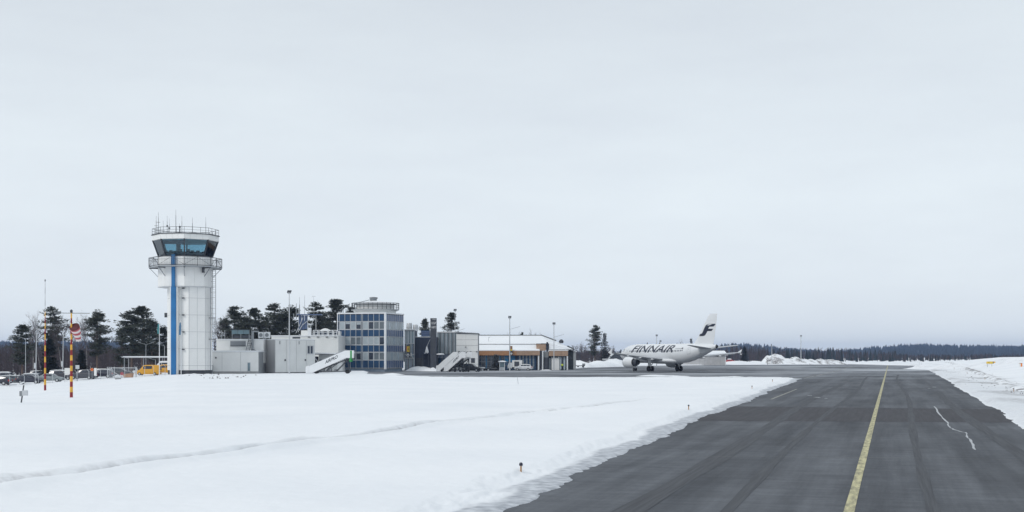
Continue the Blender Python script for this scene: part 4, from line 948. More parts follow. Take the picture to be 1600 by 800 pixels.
# porch and gangway stub in front of it
po = thing('entrance_porch', 'snow-topped porch with dark slanted glazing behind the boarding stair', 'porch', (gx(505, 240), 240, 0), 0); fp_ = Fr(505, 240, 0.0)
B('side_wall', M['navy_panel'], po, fp_.sx(486), fp_.sx(494), 0, 3, 0, fp_.z(557))
MB().add([(fp_.sx(486), -.05, fp_.z(557)), (fp_.sx(490), -.05, fp_.z(557)), (fp_.sx(497), -.05, fp_.z(565)), (fp_.sx(497), -.05, 0), (fp_.sx(486), -.05, 0)], [(4, 3, 2, 1, 0)]).build('slanted_screen', M['charcoal_panel'], po)
MB().bar((fp_.sx(489.5), -.12, fp_.z(556.5)), (fp_.sx(496.5), -.12, fp_.z(564.5)), 0.16).bar((fp_.sx(496.5), -.12, fp_.z(564.5)), (fp_.sx(496.5), -.12, 0), 0.14).build('white_frame', M['white_paint'], po)
B('wall', M['cream_wall'], po, fp_.sx(497), fp_.sx(526), 1, 8, 0, fp_.z(554)); B('canopy', M['charcoal_panel'], po, fp_.sx(491), fp_.sx(526), -0.6, 8, fp_.z(554), fp_.z(553)); B('roof_snow', M['snow'], po, fp_.sx(491), fp_.sx(526), -0.62, 8, fp_.z(553), fp_.z(551.2))
B('door', M['navy_panel'], po, fp_.sx(498), fp_.sx(502), 0.9, 1.0, 0, fp_.z(562)); 
# antenna platform
ap = thing('antenna_platform', 'blue steel antenna platform with whip aerials on the office roof', 'antenna platform', (gx(482, 268), 268, zr2), 0); fq = Fr(482, 268, 0.0)
def zq(py): return fq.z(py) - zr2
for k in range(3): B('blue_screen', M['slate_spandrel'], ap, fq.sx(467 + k * 4.6), fq.sx(471 + k * 4.6), -0.05, 0.05, zq(516 - k), zq(493))
MB().box(fq.sx(465), fq.sx(503), -1.0, 1.0, zq(492.5), zq(491)).build('deck', M['slate_spandrel'], ap)
mb = MB()
for a, b, c, d in ((463, 520, 474, 496), (474, 507, 492, 492), (466, 519, 474, 506), (484, 516, 492, 492), (494, 516, 494, 492), (467, 516, 467, 492), (481, 516, 481, 492)): mb.bar((fq.sx(a), -0.3, zq(b)), (fq.sx(c), -0.3, zq(d)), 0.11)
mb.build('brace', M['light_metal'], ap)
for p, t_, r_ in ((463, 474, .10), (468, 464, .05), (468, 476, .14), (476, 461, .05), (482, 480, .06), (459, 490, .12), (466, 486, .08), (490, 464, .04)):
    MB().tube((fq.sx(p), 0, zq(499 if p < 464 else 492)), (fq.sx(p), 0, zq(t_)), r_, r_ * 0.6, 6).build('aerial', M['grey_metal'], ap)
MB().bar((fq.sx(487), 0, zq(463)), (fq.sx(493), 0, zq(463)), 0.06).build('aerial_arm', M['grey_metal'], ap)

# ------------------------------------------------------------------ blue office block
fb = Fr(602.5, 270)
bo = thing('blue_office_block', 'three-storey office block with blue glass panels and round rooftop drum', 'building', fb.loc(), fb.rot)
xl = fb.sx(527.5); zt = fb.z(490); Wd = fb.ty(630.5, 0.0)
B('core', M['charcoal_panel'], bo, xl + .05, -0.05, 0.05, Wd, 0.6, zt)
B('plinth', M['plinth_blue'], bo, xl + .25, -0.25, 0.2, Wd - .2, -0.4, 0.62)
rows = [(574.5, 563.3, 's'), (562.4, 550.6, 'w'), (549.4, 539.6, 's'), (538.6, 526.6, 'w'), (525.2, 515.4, 's'), (514.2, 502.6, 'w'), (501.2, 491.4, 's')]
cols = [(530.8, 538.6), (539.4, 547.2), (548, 555.8), (556.6, 564.2), (567.2, 575.2), (576, 583.6), (584.4, 592.2), (593, 600.6)]
wk = {1: 'ddddwdgg', 3: 'wwggwwwd', 5: 'wdwdwdgg'}
wm = {'d': 'glass_dark', 'w': 'blind_white', 'g': 'blind_grey'}
for ri, (ya, yb, k) in enumerate(rows):
    z0, z1 = fb.z(ya), fb.z(yb)
    for ci, (a, b) in enumerate(cols):
        if k == 's': B('spandrel_panel', M['blue_spandrel'], bo, fb.sx(a), fb.sx(b), -0.02, 0.05, z0, z1)
        else:
            xa, xb_ = fb.sx(a), fb.sx(b); m_ = wm[wk[ri][ci]]
            w_ = MB().box(xa, xb_, -0.03, 0.05, z0, z0 + 0.05).box(xa, xb_, -0.03, 0.05, z1 - 0.05, z1).box(xa, xa + .04, -0.03, 0.05, z0 + .05, z1 - .05).box(xb_ - .04, xb_, -0.03, .05, z0 + .05, z1 - .05).build('window', M['white_paint'], bo)
            B('pane', M[m_], w_, xa + .04, xb_ - .04, 0.0, 0.04, z0 + .05, z1 - .05)
            if m_ == 'glass_dark' and ci < 4: B('blind', M['blind_white'], w_, xa + .1, xb_ - .1, -0.012, -0.002, z1 - 0.09 - 0.5 * rnd.random(), z1 - 0.09)
    for a, b in ((528.3, 530.2), (565, 566.4), (601.2, 602)): B('dark_strip', M['navy_panel'] if k != 's' else M['blue_spandrel'], bo, fb.sx(a), fb.sx(b), -0.01, 0.05, z0, z1)
grid = MB()
for ya in (575.2, 562.9, 550, 539.1, 525.9, 514.8, 501.9): grid.box(xl, 0, -0.07, 0.0, fb.z(ya) - 0.05, fb.z(ya) + 0.05)
for a in (530.5, 539, 547.6, 556.2, 564.7, 566.8, 575.6, 584, 592.6, 601): grid.box(fb.sx(a) - 0.04, fb.sx(a) + 0.04, -0.09, -0.0, 0.62, zt)
grid.build('facade_grid', M['light_metal'], bo)
B('corner_post', M['white_paint'], bo, -0.30, 0.10, -0.12, 0.28, 0.5, zt); B('corner_post', M['white_paint'], bo, xl - .08, xl + .1, -0.1, 0.1, 0.6, zt)
B('parapet', M['white_paint'], bo, xl - 0.1, 0.12, -0.14, Wd + .1, zt, zt + 0.26)
ys = np.linspace(0.45, Wd - 0.15, 9)
for ri, (ya, yb, k) in enumerate(rows):
    z0, z1 = fb.z(ya), fb.z(yb)
    for ci in range(8):
        a, b = ys[ci] + 0.07, ys[ci + 1] - 0.07
        if k == 's': B('spandrel_panel', M['slate_spandrel'], bo, -0.05, 0.02, a, b, z0, z1)
        else: B('side_window', M['blind_white'] if (ci + ri) % 3 else M['glass_pale'], bo, -0.05, 0.03, a, b, z0, z1)
grid = MB()
for y_ in ys: grid.box(0.0, 0.06, y_ - 0.05, y_ + 0.05, 0.62, zt)
for ya in (575.2, 562.9, 550, 539.1, 525.9, 514.8, 501.9): grid.box(0.0, 0.05, 0.3, Wd, fb.z(ya) - 0.06, fb.z(ya) + 0.06)
grid.build('side_grid', M['light_metal'], bo)
# round drum on its roof: the former lookout
dr = thing('rooftop_drum', 'round white lookout drum with railing on top of the blue office block', 'rooftop drum', tuple(Vector(fb.loc(zt + .05)) + Vector((-2.9, 7.0, 0))), 0)
s7 = 276 / F
MB().lathe([(4.45, 0), (4.45, 0.6), (5.0, 0.9)], 40).build('drum_wall', M['cream_wall'], dr, 40)
MB().lathe([(5.15, .9), (5.15, 1.04)], 40).build('deck', M['grey_metal'], dr, 40)
mb = MB()
for z_, w in ((2.4, .09), (1.95, .05), (1.5, .05)):
    for k in range(32):
        a, b = 2 * math.pi * k / 32, 2 * math.pi * (k + 1) / 32; mb.bar((5.1 * math.cos(a), 5.1 * math.sin(a), z_), (5.1 * math.cos(b), 5.1 * math.sin(b), z_), w)
for k in range(32): a = 2 * math.pi * k / 32; mb.bar((5.1 * math.cos(a), 5.1 * math.sin(a), 1.0), (5.1 * math.cos(a), 5.1 * math.sin(a), 2.4), 0.09)
mb.build('railing', M['dark_metal'], dr)
MB().lathe([(4.1, 1.04), (4.1, 2.1)], 40).build('lantern_wall', M['white_panel'], dr, 40)
MB().lathe([(4.6, 2.1), (4.6, 2.2), (0.8, 2.85)], 40).build('cone_roof', M['grey_panel'], dr, 30)
MB().lathe([(4.3, 2.27), (2.5, 2.6), (0.8, 2.90)], 40, (0, 0, 0.03)).build('roof_snow', M['snow'], dr, 60)
MB().lathe([(0.72, 2.7), (0.72, 3.35), (0.88, 3.4), (0.88, 3.7), (.1, 3.8)], 24, (-0.4, 0, 0)).build('roof_cap', M['grey_panel'], dr, 30)
MB().bar((-4.2, -2.0, 2.3), (-0.9, -0.5, 3.2), 0.14).build('roof_stay', M['grey_metal'], dr)
for p in (532, 535.5): MB().tube((gx(p, 272) - dr.location.x, 0, -0.3), (gx(p, 272) - dr.location.x, 0, 1.2 if p == 535.5 else 0.9), .06, n=6).build('roof_post', M['grey_metal'], dr)

# ------------------------------------------------------------------ glazed link, sign pylon, glazed hall, white stair hall
fl = Fr(632, 281, 0.0)
gk = thing('glazed_link', 'narrow teal glass link with a yellow gate sign right of the blue block', 'building', fl.loc(), 0)
zl = fl.z(516); xr = fl.sx(648)
B('core', M['navy_panel'], gk, 0, xr, 0.05, 8, -0.2, zl)
for r_, (ya, yb) in enumerate(((577, 560), (559, 554.2), (553, 537.4), (536.4, 517.5))):
    for k in range(7):
        a, b = 632.8 + k * 2.15, 632.8 + k * 2.15 + 1.85
        B('pane', M[('glass_teal', 'glass_blue', 'glass_dark')[(k + r_) % 3]] if r_ != 3 else M['glass_teal' if k % 2 else 'glass_pale'], gk, fl.sx(a), fl.sx(b), -0.03, 0.05, fl.z(ya), fl.z(yb))
mb = MB()
for k in range(8): x = fl.sx(632.6 + k * 2.15); mb.box(x - 0.04, x + 0.04, -0.10, 0.04, 0, zl)
for y_ in (559.5, 553.6, 536.9): mb.box(0, xr, -0.12, 0.04, fl.z(y_) - 0.05, fl.z(y_) + 0.05)
mb.build('mullion_grid', M['light_metal'], gk)
B('roof_edge', M['white_paint'], gk, -0.05, xr + .05, -0.15, 8, zl, zl + 0.2)
gs = thing('gate_sign', 'yellow gate sign with a black digit on the glazed link', 'sign', (gx(638, 280.6), 280.6, 0), 0)
fs_ = Fr(638, 280.6, 0.0)
def zs_(py): return fs_.z(py)
B('sign_case', M['dark_metal'], gs, fs_.sx(635.3), fs_.sx(640.8), -0.22, 0.0, zs_(558.5), zs_(539.5))
B('sign_face', M['sign_yellow'], gs, fs_.sx(635.9), fs_.sx(640.1), -0.26, -0.222, zs_(549.8), zs_(541))
text_part('numeral', '6', 1.0, M['ink_blue'], gs, (fs_.sx(637.2), -0.268, zs_(547.3)), (1, 0, 0), (0, 0, 1), 0.32, 0.6)
B('sign_side', M['sign_red'], gs, fs_.sx(634.9), fs_.sx(635.9), -0.24, -0.221, zs_(548), zs_(540.8))
def aircraft_pict(name, parent, x, y, z, s_, mat):            # a flat aircraft pictogram pointing up
    half = [(0, 1.0), (.12, .85), (.14, .35), (.95, -.1), (.95, -.3), (.14, -.1), (.11, -.65), (.4, -.85), (.4, -1.0), (0, -.9)]
    pts = half + [(-a, b) for a, b in half[-2:0:-1]]
    MB().add([(x + a * s_, y, z + b * s_) for a, b in pts], [tuple(range(len(pts) - 1, -1, -1))]).build(name, mat, parent)
aircraft_pict('aircraft_symbol', gs, fs_.sx(637.6), -0.225, zs_(554.6), 0.48, M['white_paint'])
bpy.data.objects[gs.children[-1].name].data.flip_normals()
B('white_bar', M['white_paint'], gs, fs_.sx(642), fs_.sx(643), -0.1, -0.02, zs_(557), zs_(551.5))
for p, w, lab in ((635, 9, 'left of two pale cylindrical roof tanks behind the glazed link'), (645.3, 8, 'right of two pale cylindrical roof tanks behind the glazed link')):
    D = 292; t_ = thing('roof_tank', lab, 'tank', (gx(p + w / 2, D), D, zl), 0, 'roof tanks'); r_ = w / 2 / F * D; zt_ = CH + (HOR - (504.5 if w == 9 else 507)) / F * D - zl
    MB().lathe([(r_, 0), (r_, zt_ - .2), (r_ * .9, zt_ - .05), (r_ * .3, zt_)], 24).build('shell', M['light_metal'], t_, 40)
    MB().lathe([(r_ * 1.02, zt_ * .45), (r_ * 1.02, zt_ * .5)], 24).build('hoop', M['grey_metal'], t_, 40)
fn = Fr(648, 283, 0.0)
nb = thing('navy_block', 'dark navy windowless block behind the sign pylon', 'building', fn.loc(), 0)
B('core', M['ink_blue'], nb, 0, fn.sx(683), 0.06, 9, -0.2, fn.z(527))
for k in range(6):
    for j in range(3): B('cladding_panel', M['navy_panel'], nb, fn.sx(648 + k * 5.8) + .03, fn.sx(653.8 + k * 5.8) - .03, 0.0, 0.06, fn.z(577 - j * 16.6) + .03, fn.z(577 - (j + 1) * 16.6) - .03)
B('roof_snow', M['snow'], nb, 0, fn.sx(672), -0.05, 9, fn.z(527), fn.z(526)); 
for k in range(3): B('louvre', M['slate_spandrel'], nb, fn.sx(657), fn.sx(670), 2.2 + k * .05, 2.8, fn.z(525 - k * 2.9), fn.z(522.8 - k * 2.9))
B('roof_plant', M['blue_spandrel'], nb, fn.sx(656.8), fn.sx(670.2), 2.6, 5, fn.z(526), fn.z(516))
B('doorway', M['charcoal_panel'], nb, fn.sx(650), fn.sx(662), -0.05, -0.005, 0, fn.z(559))
MB().box(fn.sx(661), fn.sx(672), -3.0, -0.02, fn.z(553.6), fn.z(552.4)).build('canopy', M['navy_panel'], nb); B('canopy_snow', M['snow'], nb, fn.sx(664), fn.sx(669), -2.6, -0.3, fn.z(552.4), fn.z(551.2))
for p in (661.5, 671): MB().bar((fn.sx(p), -2.8, 0), (fn.sx(p), -2.8, fn.z(553.5)), 0.14).build('canopy_post', M['charcoal_panel'], nb)
sn = thing('snow_figure', 'white snow-plastered cone ornament above the dark entrance canopy', 'ornament', (gx(667, 280.4), 280.4, fn.z(551.2)), 0)
MB().lathe([(0.42, 0), (0.36, 0.5), (0.18, 1.1), (0.06, 1.5)], 10).build('cone', M['white_paint'], sn, 50); MB().bar((0, 0, 1.4), (0.7, 0, 2.9), 0.07).build('cord', M['light_metal'], sn)
fp2 = Fr(672.4, 277, 0.0)
py_ = thing('sign_pylon', 'tall charcoal pylon with white lettering before the navy block', 'pylon', fp2.loc(), 0)
zp = [0.0] + [fp2.z(y) for y in (566, 554, 542, 530, 518)] + [fp2.z(497)]
B('core', M['ink_blue'], py_, 0.03, fp2.sx(681.6) - .03, 0.05, 1.45, -.2, zp[-1] - .05)
for a, b in zip(zp[:-1], zp[1:]):
    B('front_panel', M['charcoal_panel'], py_, 0, fp2.sx(681.6), 0, 0.05, a + .02, b - .02); B('side_panel', M['navy_panel'], py_, fp2.sx(681.6) - .03, fp2.sx(681.6) + .02, 0.07, 1.5, a + .02, b - .02)
for txt, xa, ya, w_, h_ in (('FINAVIA', 675.6, 499.8, 5.0, 1.9), ('EGP', 674.6, 506.6, 6.6, 3.4), ('ABP2', 674.0, 512.9, 7.4, 3.4)):
    text_part('lettering', txt, 1.0, M['white_paint'], py_, (fp2.sx(xa), -0.012, fp2.z(ya)), (1, 0, 0), (0, 0, 1), w_ / F * 277, h_ / F * 277)
fg = Fr(683, 287, 0.0)
gh = thing('glazed_hall', 'hall with tall vertical teal glass fins right of the sign pylon', 'building', fg.loc(), 0)
zg = fg.z(519.5)
B('core', M['navy_panel'], gh, 0, fg.sx(713), 0.06, 9, -.2, zg)
for k in range(14):
    a = 683.2 + k * 2.13; B('glass_pane', M[('glass_pale', 'glass_teal', 'blind_grey')[k % 3]], gh, fg.sx(a), fg.sx(a + 1.85), -0.02, 0.06, fg.z(553), fg.z(520.5))
    B('spandrel_pane', M['slate_spandrel' if k % 4 else 'blue_spandrel'], gh, fg.sx(a), fg.sx(a + 1.85), -0.02, 0.06, fg.z(559.5), fg.z(553.6)); B('lower_pane', M['glass_blue' if k % 3 else 'glass_dark'], gh, fg.sx(a), fg.sx(a + 1.85), -0.02, 0.06, 0.1, fg.z(560.2))
mb = MB()
for k in range(15): x = fg.sx(683.1 + k * 2.13); mb.box(x - 0.03, x + 0.03, -0.2, 0.04, fg.z(559.5), zg)
mb.build('fins', M['light_metal'], gh)
B('roof_edge', M['white_paint'], gh, -.05, fg.sx(713), -.2, 9, zg, zg + .22)
cn = thing('entrance_canopy', 'small snow-topped canopy at the foot of the glazed hall', 'canopy', (gx(683, 281), 281, 0), 0); fcn = Fr(683, 281, 0.0)
MB().box(0, fcn.sx(692), -1, 3, fcn.z(555), fcn.z(554)).build('slab', M['charcoal_panel'], cn); MB().lathe([(0.95, 0), (.85, .15), (.3, .25)], 14, (0.65, .6, fcn.z(554))).build('roof_snow', M['snow'], cn, 60)
for p in (683.7, 691): MB().bar((fcn.sx(p), -.8, 0), (fcn.sx(p), -.8, fcn.z(555)), 0.12).build('post', M['charcoal_panel'], cn)
fw = Fr(713, 284, 0.0)
wh = thing('white_hall', 'white panelled hall with gently sloping roof behind the parked stairs', 'building', fw.loc(), 0)
za, zb2 = fw.z(520), fw.z(521.8); xw = fw.sx(746.8)
MB().add([(0, .06, -.2), (xw, .06, -.2), (xw, .06, zb2), (0, .06, za), (0, 10, -.2), (xw, 10, -.2), (xw, 10, zb2), (0, 10, za)], [(0,1,2,3),(7,6,5,4),(0,4,5,1),(1,5,6,2),(2,6,7,3),(3,7,4,0)]).build('core', M['grey_panel'], wh)
for k, (ya, yb) in enumerate(((577, 569), (568.8, 561), (560.8, 549), (548.8, 540), (539.8, 531), (530.8, 521.9))):
    for a, b in ((713, 728), (728, 746.8)): B('wall_panel', M['white_panel'], wh, fw.sx(a) + .012, fw.sx(b) - .012, 0.0, .06, fw.z(ya) + .012, fw.z(yb) - .012)
MB().add([(-.1, -.25, za), (xw + .15, -.25, zb2), (xw + .15, 10, zb2), (-.1, 10, za), (-.1, -.25, za + .2), (xw + .15, -.25, zb2 + .2), (xw + .15, 10, zb2 + .2), (-.1, 10, za + .2)], [(0,3,2,1),(4,5,6,7),(0,1,5,4),(1,2,6,5),(2,3,7,6),(3,0,4,7)]).build('roof_slab', M['grey_panel'], wh)
for p, y_ in ((717.5, 549.5), (725.5, 550), (727.5, 542.3), (735.5, 549.7), (745, 549.7)): B('wall_lamp', M['dark_metal'], wh, fw.sx(p - 1), fw.sx(p + 1), -.3, -.002, fw.z(y_ + .6), fw.z(y_ - .6))
B('hatch', M['charcoal_panel'], wh, fw.sx(736), fw.sx(742), -.06, -.004, fw.z(567), fw.z(559.5)); B('doorway', M['navy_panel'], wh, fw.sx(732), fw.sx(733.2), -.05, -.004, 0.1, fw.z(560)); B('window', M['glass_dark'], wh, fw.sx(726.6), fw.sx(729.8), -.05, -.003, fw.z(558), fw.z(550.5))

# ------------------------------------------------------------------ terminal
ft = Fr(747, 300, 0.0)
te = thing('terminal', 'long low terminal with snow roof and orange wood fascia', 'terminal', ft.loc(), 0)
def X(p, t=0.0): return ft.sx(p, t)
def Z(p, t=0.0): return ft.z(p, 0, t)
zf_ = Z(548)
B('core', M['navy_panel'], te, 0.0, X(888), 0.9, 14, -.2, zf_ - .3)
for k in range(8):
    a, b = 747 + k * 12.05, 747 + (k + 1) * 12.05
    for j in range(4): B('fascia_board', M['wood_cladding' if k < 5 else 'wood_pale'], te, X(a) + .01, X(b) - .01, -.30 - .006 * ((k + j) % 2), .25, Z(555.2 - j * 1.82) + .008, Z(555.2 - (j + 1) * 1.82) - .008)
B('fascia_back', M['charcoal_panel'], te, 0, X(843.4), -.28, .9, Z(555), zf_ - .06)
MB().add([(X(746.5), -.35, zf_ - .03), (X(843.5), -.35, zf_ - .03), (X(841), 6.0, Z(539, 6)), (X(746.5), 6.0, Z(539, 6)), (X(746.5), -.35, zf_ + .14), (X(843.5), -.35, zf_ + .14), (X(841), 6.0, Z(539, 6) + .14), (X(746.5), 6.0, Z(539, 6) + .14)], [(0,3,2,1),(4,5,6,7),(0,1,5,4),(1,2,6,5),(2,3,7,6),(3,0,4,7)]).build('lower_roof', M['snow'], te)
z1, z2, z3 = Z(540, 6), Z(537.6, 6), Z(524.2, 18)
B('clerestory', M['light_metal'], te, X(747, 6), X(845, 6), 6.0, 7, z1 - .6, z2)
B('clerestory_snow', M['snow'], te, X(747, 6) - .1, X(845, 6), 5.55, 7, z2 - 0.02, z2 + .16)
e = Z(546, 10)
MB().add([(X(747, 6) - .3, 5.9, z2 + .17), (X(858, 6), 5.9, z2 + .17), (X(846, 18), 18, z3), (X(747, 18) - .3, 18, z3), (X(894, 8), 8, e), (X(897, 20), 20, e), (X(866, 18), 18, Z(532, 18)), (X(858, 6), 5.9, Z(546, 6))],
         [(0, 1, 2, 3), (1, 6, 2), (1, 4, 6), (4, 5, 6), (1, 7, 4)]).build('main_roof', M['snow'], te)
MB().add([(X(747, 18), 18, z3), (X(846, 18), 18, z3), (X(866, 18), 18, Z(532, 18)), (X(897, 20), 20, e), (X(897, 20), 30, e), (X(747, 18), 30, e)], [(0, 1, 4, 5), (1, 2, 4), (2, 3, 4)]).build('rear_roof', M['roof_grey'], te)
MB().bar((X(746.5, 18), 17.9, z3 + .08), (X(846, 18), 17.9, z3 + .08), 0.2).bar((X(845, 18), 17.9, z3 + .08), (X(869, 18), 17.9, Z(532.4, 18)), 0.55, .35).build('ridge', M['roof_grey'], te)
MB().bar((X(886, 18), 15, Z(541, 16)), (X(896, 18), 16, Z(545.6, 18)), 0.4, .3).build('hip_flashing', M['roof_grey'], te)
# window bays under the fascia
bays = [(747.6, 752.3, 'glass_dark'), (752.8, 758.2, 'glass_dark'), (758.7, 760.8, 'bright_blue'), (761.4, 767, 'glass_dark'), (767.5, 773.2, 'glass_dark'), (773.7, 779.6, 'glass_blue'), (780, 782.4, 'bright_blue'), (783, 788, 'glass_dark'), (788.5, 794.5, 'bright_blue'), (797.5, 805, 'bright_blue'), (805.5, 808, 'navy_panel')]
for a, b, m_ in bays:
    for j, (ya, yb) in enumerate(((577.5, 572), (571.6, 565.5), (565, 559.6), (559.2, 555.5))):
        mm_ = m_ if m_ != 'bright_blue' or j > 1 or b - a < 3 else 'glass_blue'
        B('window_pane', M[mm_], te, X(a), X(b), .78 + .01 * ((j + int(a)) % 2), .92, Z(ya), Z(yb))
mb = MB()
for a in (747.3, 752.55, 758.4, 761.1, 767.25, 773.45, 779.8, 788.2, 796): mb.box(X(a) - .035, X(a) + .035, .66, .77, 0, Z(555.3))
for y_ in (571.8, 565.2, 559.4): mb.box(0, X(796), .68, .775, Z(y_) - .03, Z(y_) + .03)
mb.build('window_bars', M['grey_metal'], te)
for k in range(6):
    a = 809.6 + k * 5.3; B('blue_pier', M['blue_spandrel'], te, X(a) - .16, X(a) + .16, .45, .8, 0, Z(555.3))
    for j, (ya, yb) in enumerate(((577, 573.2), (572.8, 568.8), (568.4, 564.4), (564, 560), (559.6, 555.6))):
        if k < 5: B('bay_pane', M['glass_pale' if j % 2 else 'blind_white' if j else 'glass_teal'], te, X(a) + .2, X(a + 5.3) - .2, .74, .9, Z(ya), Z(yb))
B('white_pier', M['white_paint'], te, X(840.4), X(842.6), -.1, .8, 0, Z(555.3))
B('dark_slot', M['charcoal_panel'], te, X(843.2), X(846.8), .5, .95, 0, Z(548)); B('white_pier', M['white_paint'], te, X(847), X(848.8), -.2, .9, 0, Z(548.2))
tb = B('wood_box', M['wood_pale'], te, X(838.4), X(853), 1.0, 6, Z(548), Z(537.4)); B('coping', M['charcoal_panel'], te, X(838.2), X(853.2), .9, 6.1, Z(537.4), Z(536.9))
B('flue', M['ink_blue'], te, X(854), X(856.6), .9, 1.8, Z(549), Z(534.4)); B('flue_base', M['dark_metal'], te, X(852), X(857), .8, 1.6, Z(551), Z(549.1))
B('door_surround', M['grey_panel'], te, X(848.9), X(857), .3, .9, Z(558.5), Z(549)); B('steel_door', M['charcoal_panel'], te, X(849.4), X(856), .3, .5, 0, Z(558.7))
for k in range(3):
    for j in range(4): B('fascia_board', M['wood_pale'], te, X(857.4 + k * 10) + .01, X(867.4 + k * 10) - .01, -.32 - .006 * ((k + j) % 2), .5, Z(556.2 - j * 2.0) + .008, Z(556.2 - (j + 1) * 2.0) - .008)
B('wing_roof', M['snow'], te, X(857), X(888), -.4, 8, Z(548), Z(546.6)); B('wing_soffit', M['charcoal_panel'], te, X(857.4), X(887.5), -.2, .8, Z(557), Z(556.3))
B('white_wall', M['white_panel'], te, X(862), X(874), .35, .8, 0, Z(557.2)); B('grey_strip', M['grey_panel'], te, X(862.5), X(872), .3, .34, Z(559), Z(557.3)); B('door', M['blind_grey'], te, X(857.6), X(861.6), .5, .8, .2, Z(559.5))
for a, b, m_ in ((874.6, 877.4, 'glass_pale'), (877.8, 880.2, 'glass_dark'), (880.6, 883.4, 'glass_pale'), (883.8, 885.2, 'glass_dark')): B('tall_window', M[m_], te, X(a), X(b), .45, .8, .1, Z(557.2))
B('white_pier', M['white_paint'], te, X(885.4), X(887.4), -.25, .8, 0, Z(556.4))
for p, y_ in ((764, 534.5), (767, 535), (770, 534.6)): B('roof_vent', M['dark_metal'], te, X(p, 9) - .22, X(p, 9) + .22, 8.6, 9.0, Z(y_ + 1, 9) - .2, Z(y_ - .8, 9))
MB().bar((X(763.5, 9), 9, Z(536, 9)), (X(763.5, 9), 9, Z(527.5, 9)), .07).bar((X(763.5, 9), 9, Z(527.5, 9)), (X(766, 9), 9, Z(526.5, 9)), .07).build('roof_aerial', M['grey_metal'], te)
MB().lathe([(.5, 0), (.6, .5), (.2, .9)], 10, (X(877, 14), 14, Z(536, 14))).build('roof_cowl', M['dark_metal'], te)
g2 = thing('gate_sign', 'yellow gate sign above the terminal fascia by the lamp mast', 'sign', (gx(799, 299.4), 299.4, 0), 0); f9 = Fr(799, 299.4, 0.0)
B('sign_case', M['dark_metal'], g2, f9.sx(797.2), f9.sx(800.7), -.2, 0, f9.z(555), f9.z(540.6)); B('sign_face', M['wood_cladding'], g2, f9.sx(797.5), f9.sx(800.4), -.24, -.202, f9.z(545.4), f9.z(541)); B('sign_base', M['sign_yellow'], g2, f9.sx(797.5), f9.sx(800.4), -.24, -.202, f9.z(548.2), f9.z(545.5))
aircraft_pict('aircraft_symbol', g2, f9.sx(799), -.206, f9.z(552.4), .34, M['white_paint']); g2.children[-1].data.flip_normals()
text_part('numeral', '5', 1.0, M['ink_blue'], g2, (f9.sx(798.4), -.246, f9.z(545)), (1, 0, 0), (0, 0, 1), .26, .5)
fe = Fr(888, 318, 0.0)
ge = thing('end_house', 'dark slate-grey house with white corner at the end of the terminal', 'building', fe.loc(), 0)
B('wall', M['slate_wall'], ge, 0, fe.sx(895.8), 0, 14, -.2, fe.z(547)); B('white_corner', M['white_panel'], ge, fe.sx(895.8), fe.sx(900), -.04, 14, -.2, fe.z(549.5))
for k in range(5): B('cladding_board', M['slate_wall'], ge, fe.sx(888.2 + k * 1.5), fe.sx(889.5 + k * 1.5), -.05, .0, 0.1, fe.z(549.2))
MB().add([(-.4, -.5, fe.z(546)), (fe.sx(901), -.5, fe.z(550)), (fe.sx(901), 14, fe.z(550)), (-.4, 14, fe.z(546)), (-.4, -.5, fe.z(544.6)), (fe.sx(901), -.5, fe.z(548.8)), (fe.sx(901), 14, fe.z(548.8)), (-.4, 14, fe.z(544.6))], [(0,3,2,1),(4,5,6,7),(0,1,5,4),(1,2,6,5),(2,3,7,6),(3,0,4,7)]).build('roof_snow', M['snow'], ge)
B('window', M['glass_dark'], ge, fe.sx(889.5), fe.sx(892), -.09, -.06, fe.z(561), fe.z(556))

# ------------------------------------------------------------------ airliner
TH = 1.049
ac = thing('airliner', 'white twin-jet airliner with dark FINNAIR lettering parked on the apron', 'airliner', (32.83, 274.97, 0.0), math.atan2(-math.sin(TH), math.cos(TH)))
# local x runs aft from the main gear (station a = 16.11), local y to the right wing
ST = [(0.0, 3.42, .04, .04), (0.12, 3.42, .35, .36), (0.5, 3.46, .72, .75), (1.2, 3.54, 1.12, 1.14), (2.1, 3.65, 1.47, 1.45), (3.2, 3.75, 1.76, 1.71), (4.6, 3.82, 1.97, 1.90), (6.2, 3.85, 2.07, 1.975),
      (10, 3.85, 2.07, 1.975), (16, 3.85, 2.07, 1.975), (22.0, 3.85, 2.07, 1.975), (24, 3.92, 2.0, 1.93), (26, 4.12, 1.78, 1.76), (28, 4.40, 1.47, 1.48), (30, 4.72, 1.11, 1.12), (31.8, 4.98, .76, .76), (33.0, 5.14, .48, .48), (33.6, 5.21, .33, .33)]
def sec(a):
    for p, q in zip(ST[:-1], ST[1:]):
        if p[0] <= a <= q[0]:
            t = (a - p[0]) / (q[0] - p[0]); return tuple(p[i] + (q[i] - p[i]) * t for i in range(1, 4))
    return ST[-1][1:]
NS = 36
fus = MB().loft([[(a - 16.11, ry * math.sin(2 * math.pi * i / NS), zc + rz * math.cos(2 * math.pi * i / NS)) for i in range(NS)] for a, zc, rz, ry in ST]).build('fuselage', M['aircraft_white'], ac, 50)
def skin(a, ang, off=0.012):              # point on the left skin: ang up from the horizontal
    zc, rz, ry = sec(a); return Vector((a - 16.11, -(ry + off) * math.cos(ang), zc + (rz + off) * math.sin(ang)))
MB().lathe([(.33, 0), (.30, .12), (.24, .16), (.23, .02)], 16, (33.6 - 16.11, 0, 5.21), 'x').build('exhaust', M['dark_metal'], ac, 40)
MB().lathe([(.345, -.35), (.34, .02)], 16, (33.6 - 16.11, 0, 5.21), 'x', False).build('tail_ring', M['dark_metal'], ac, 40)
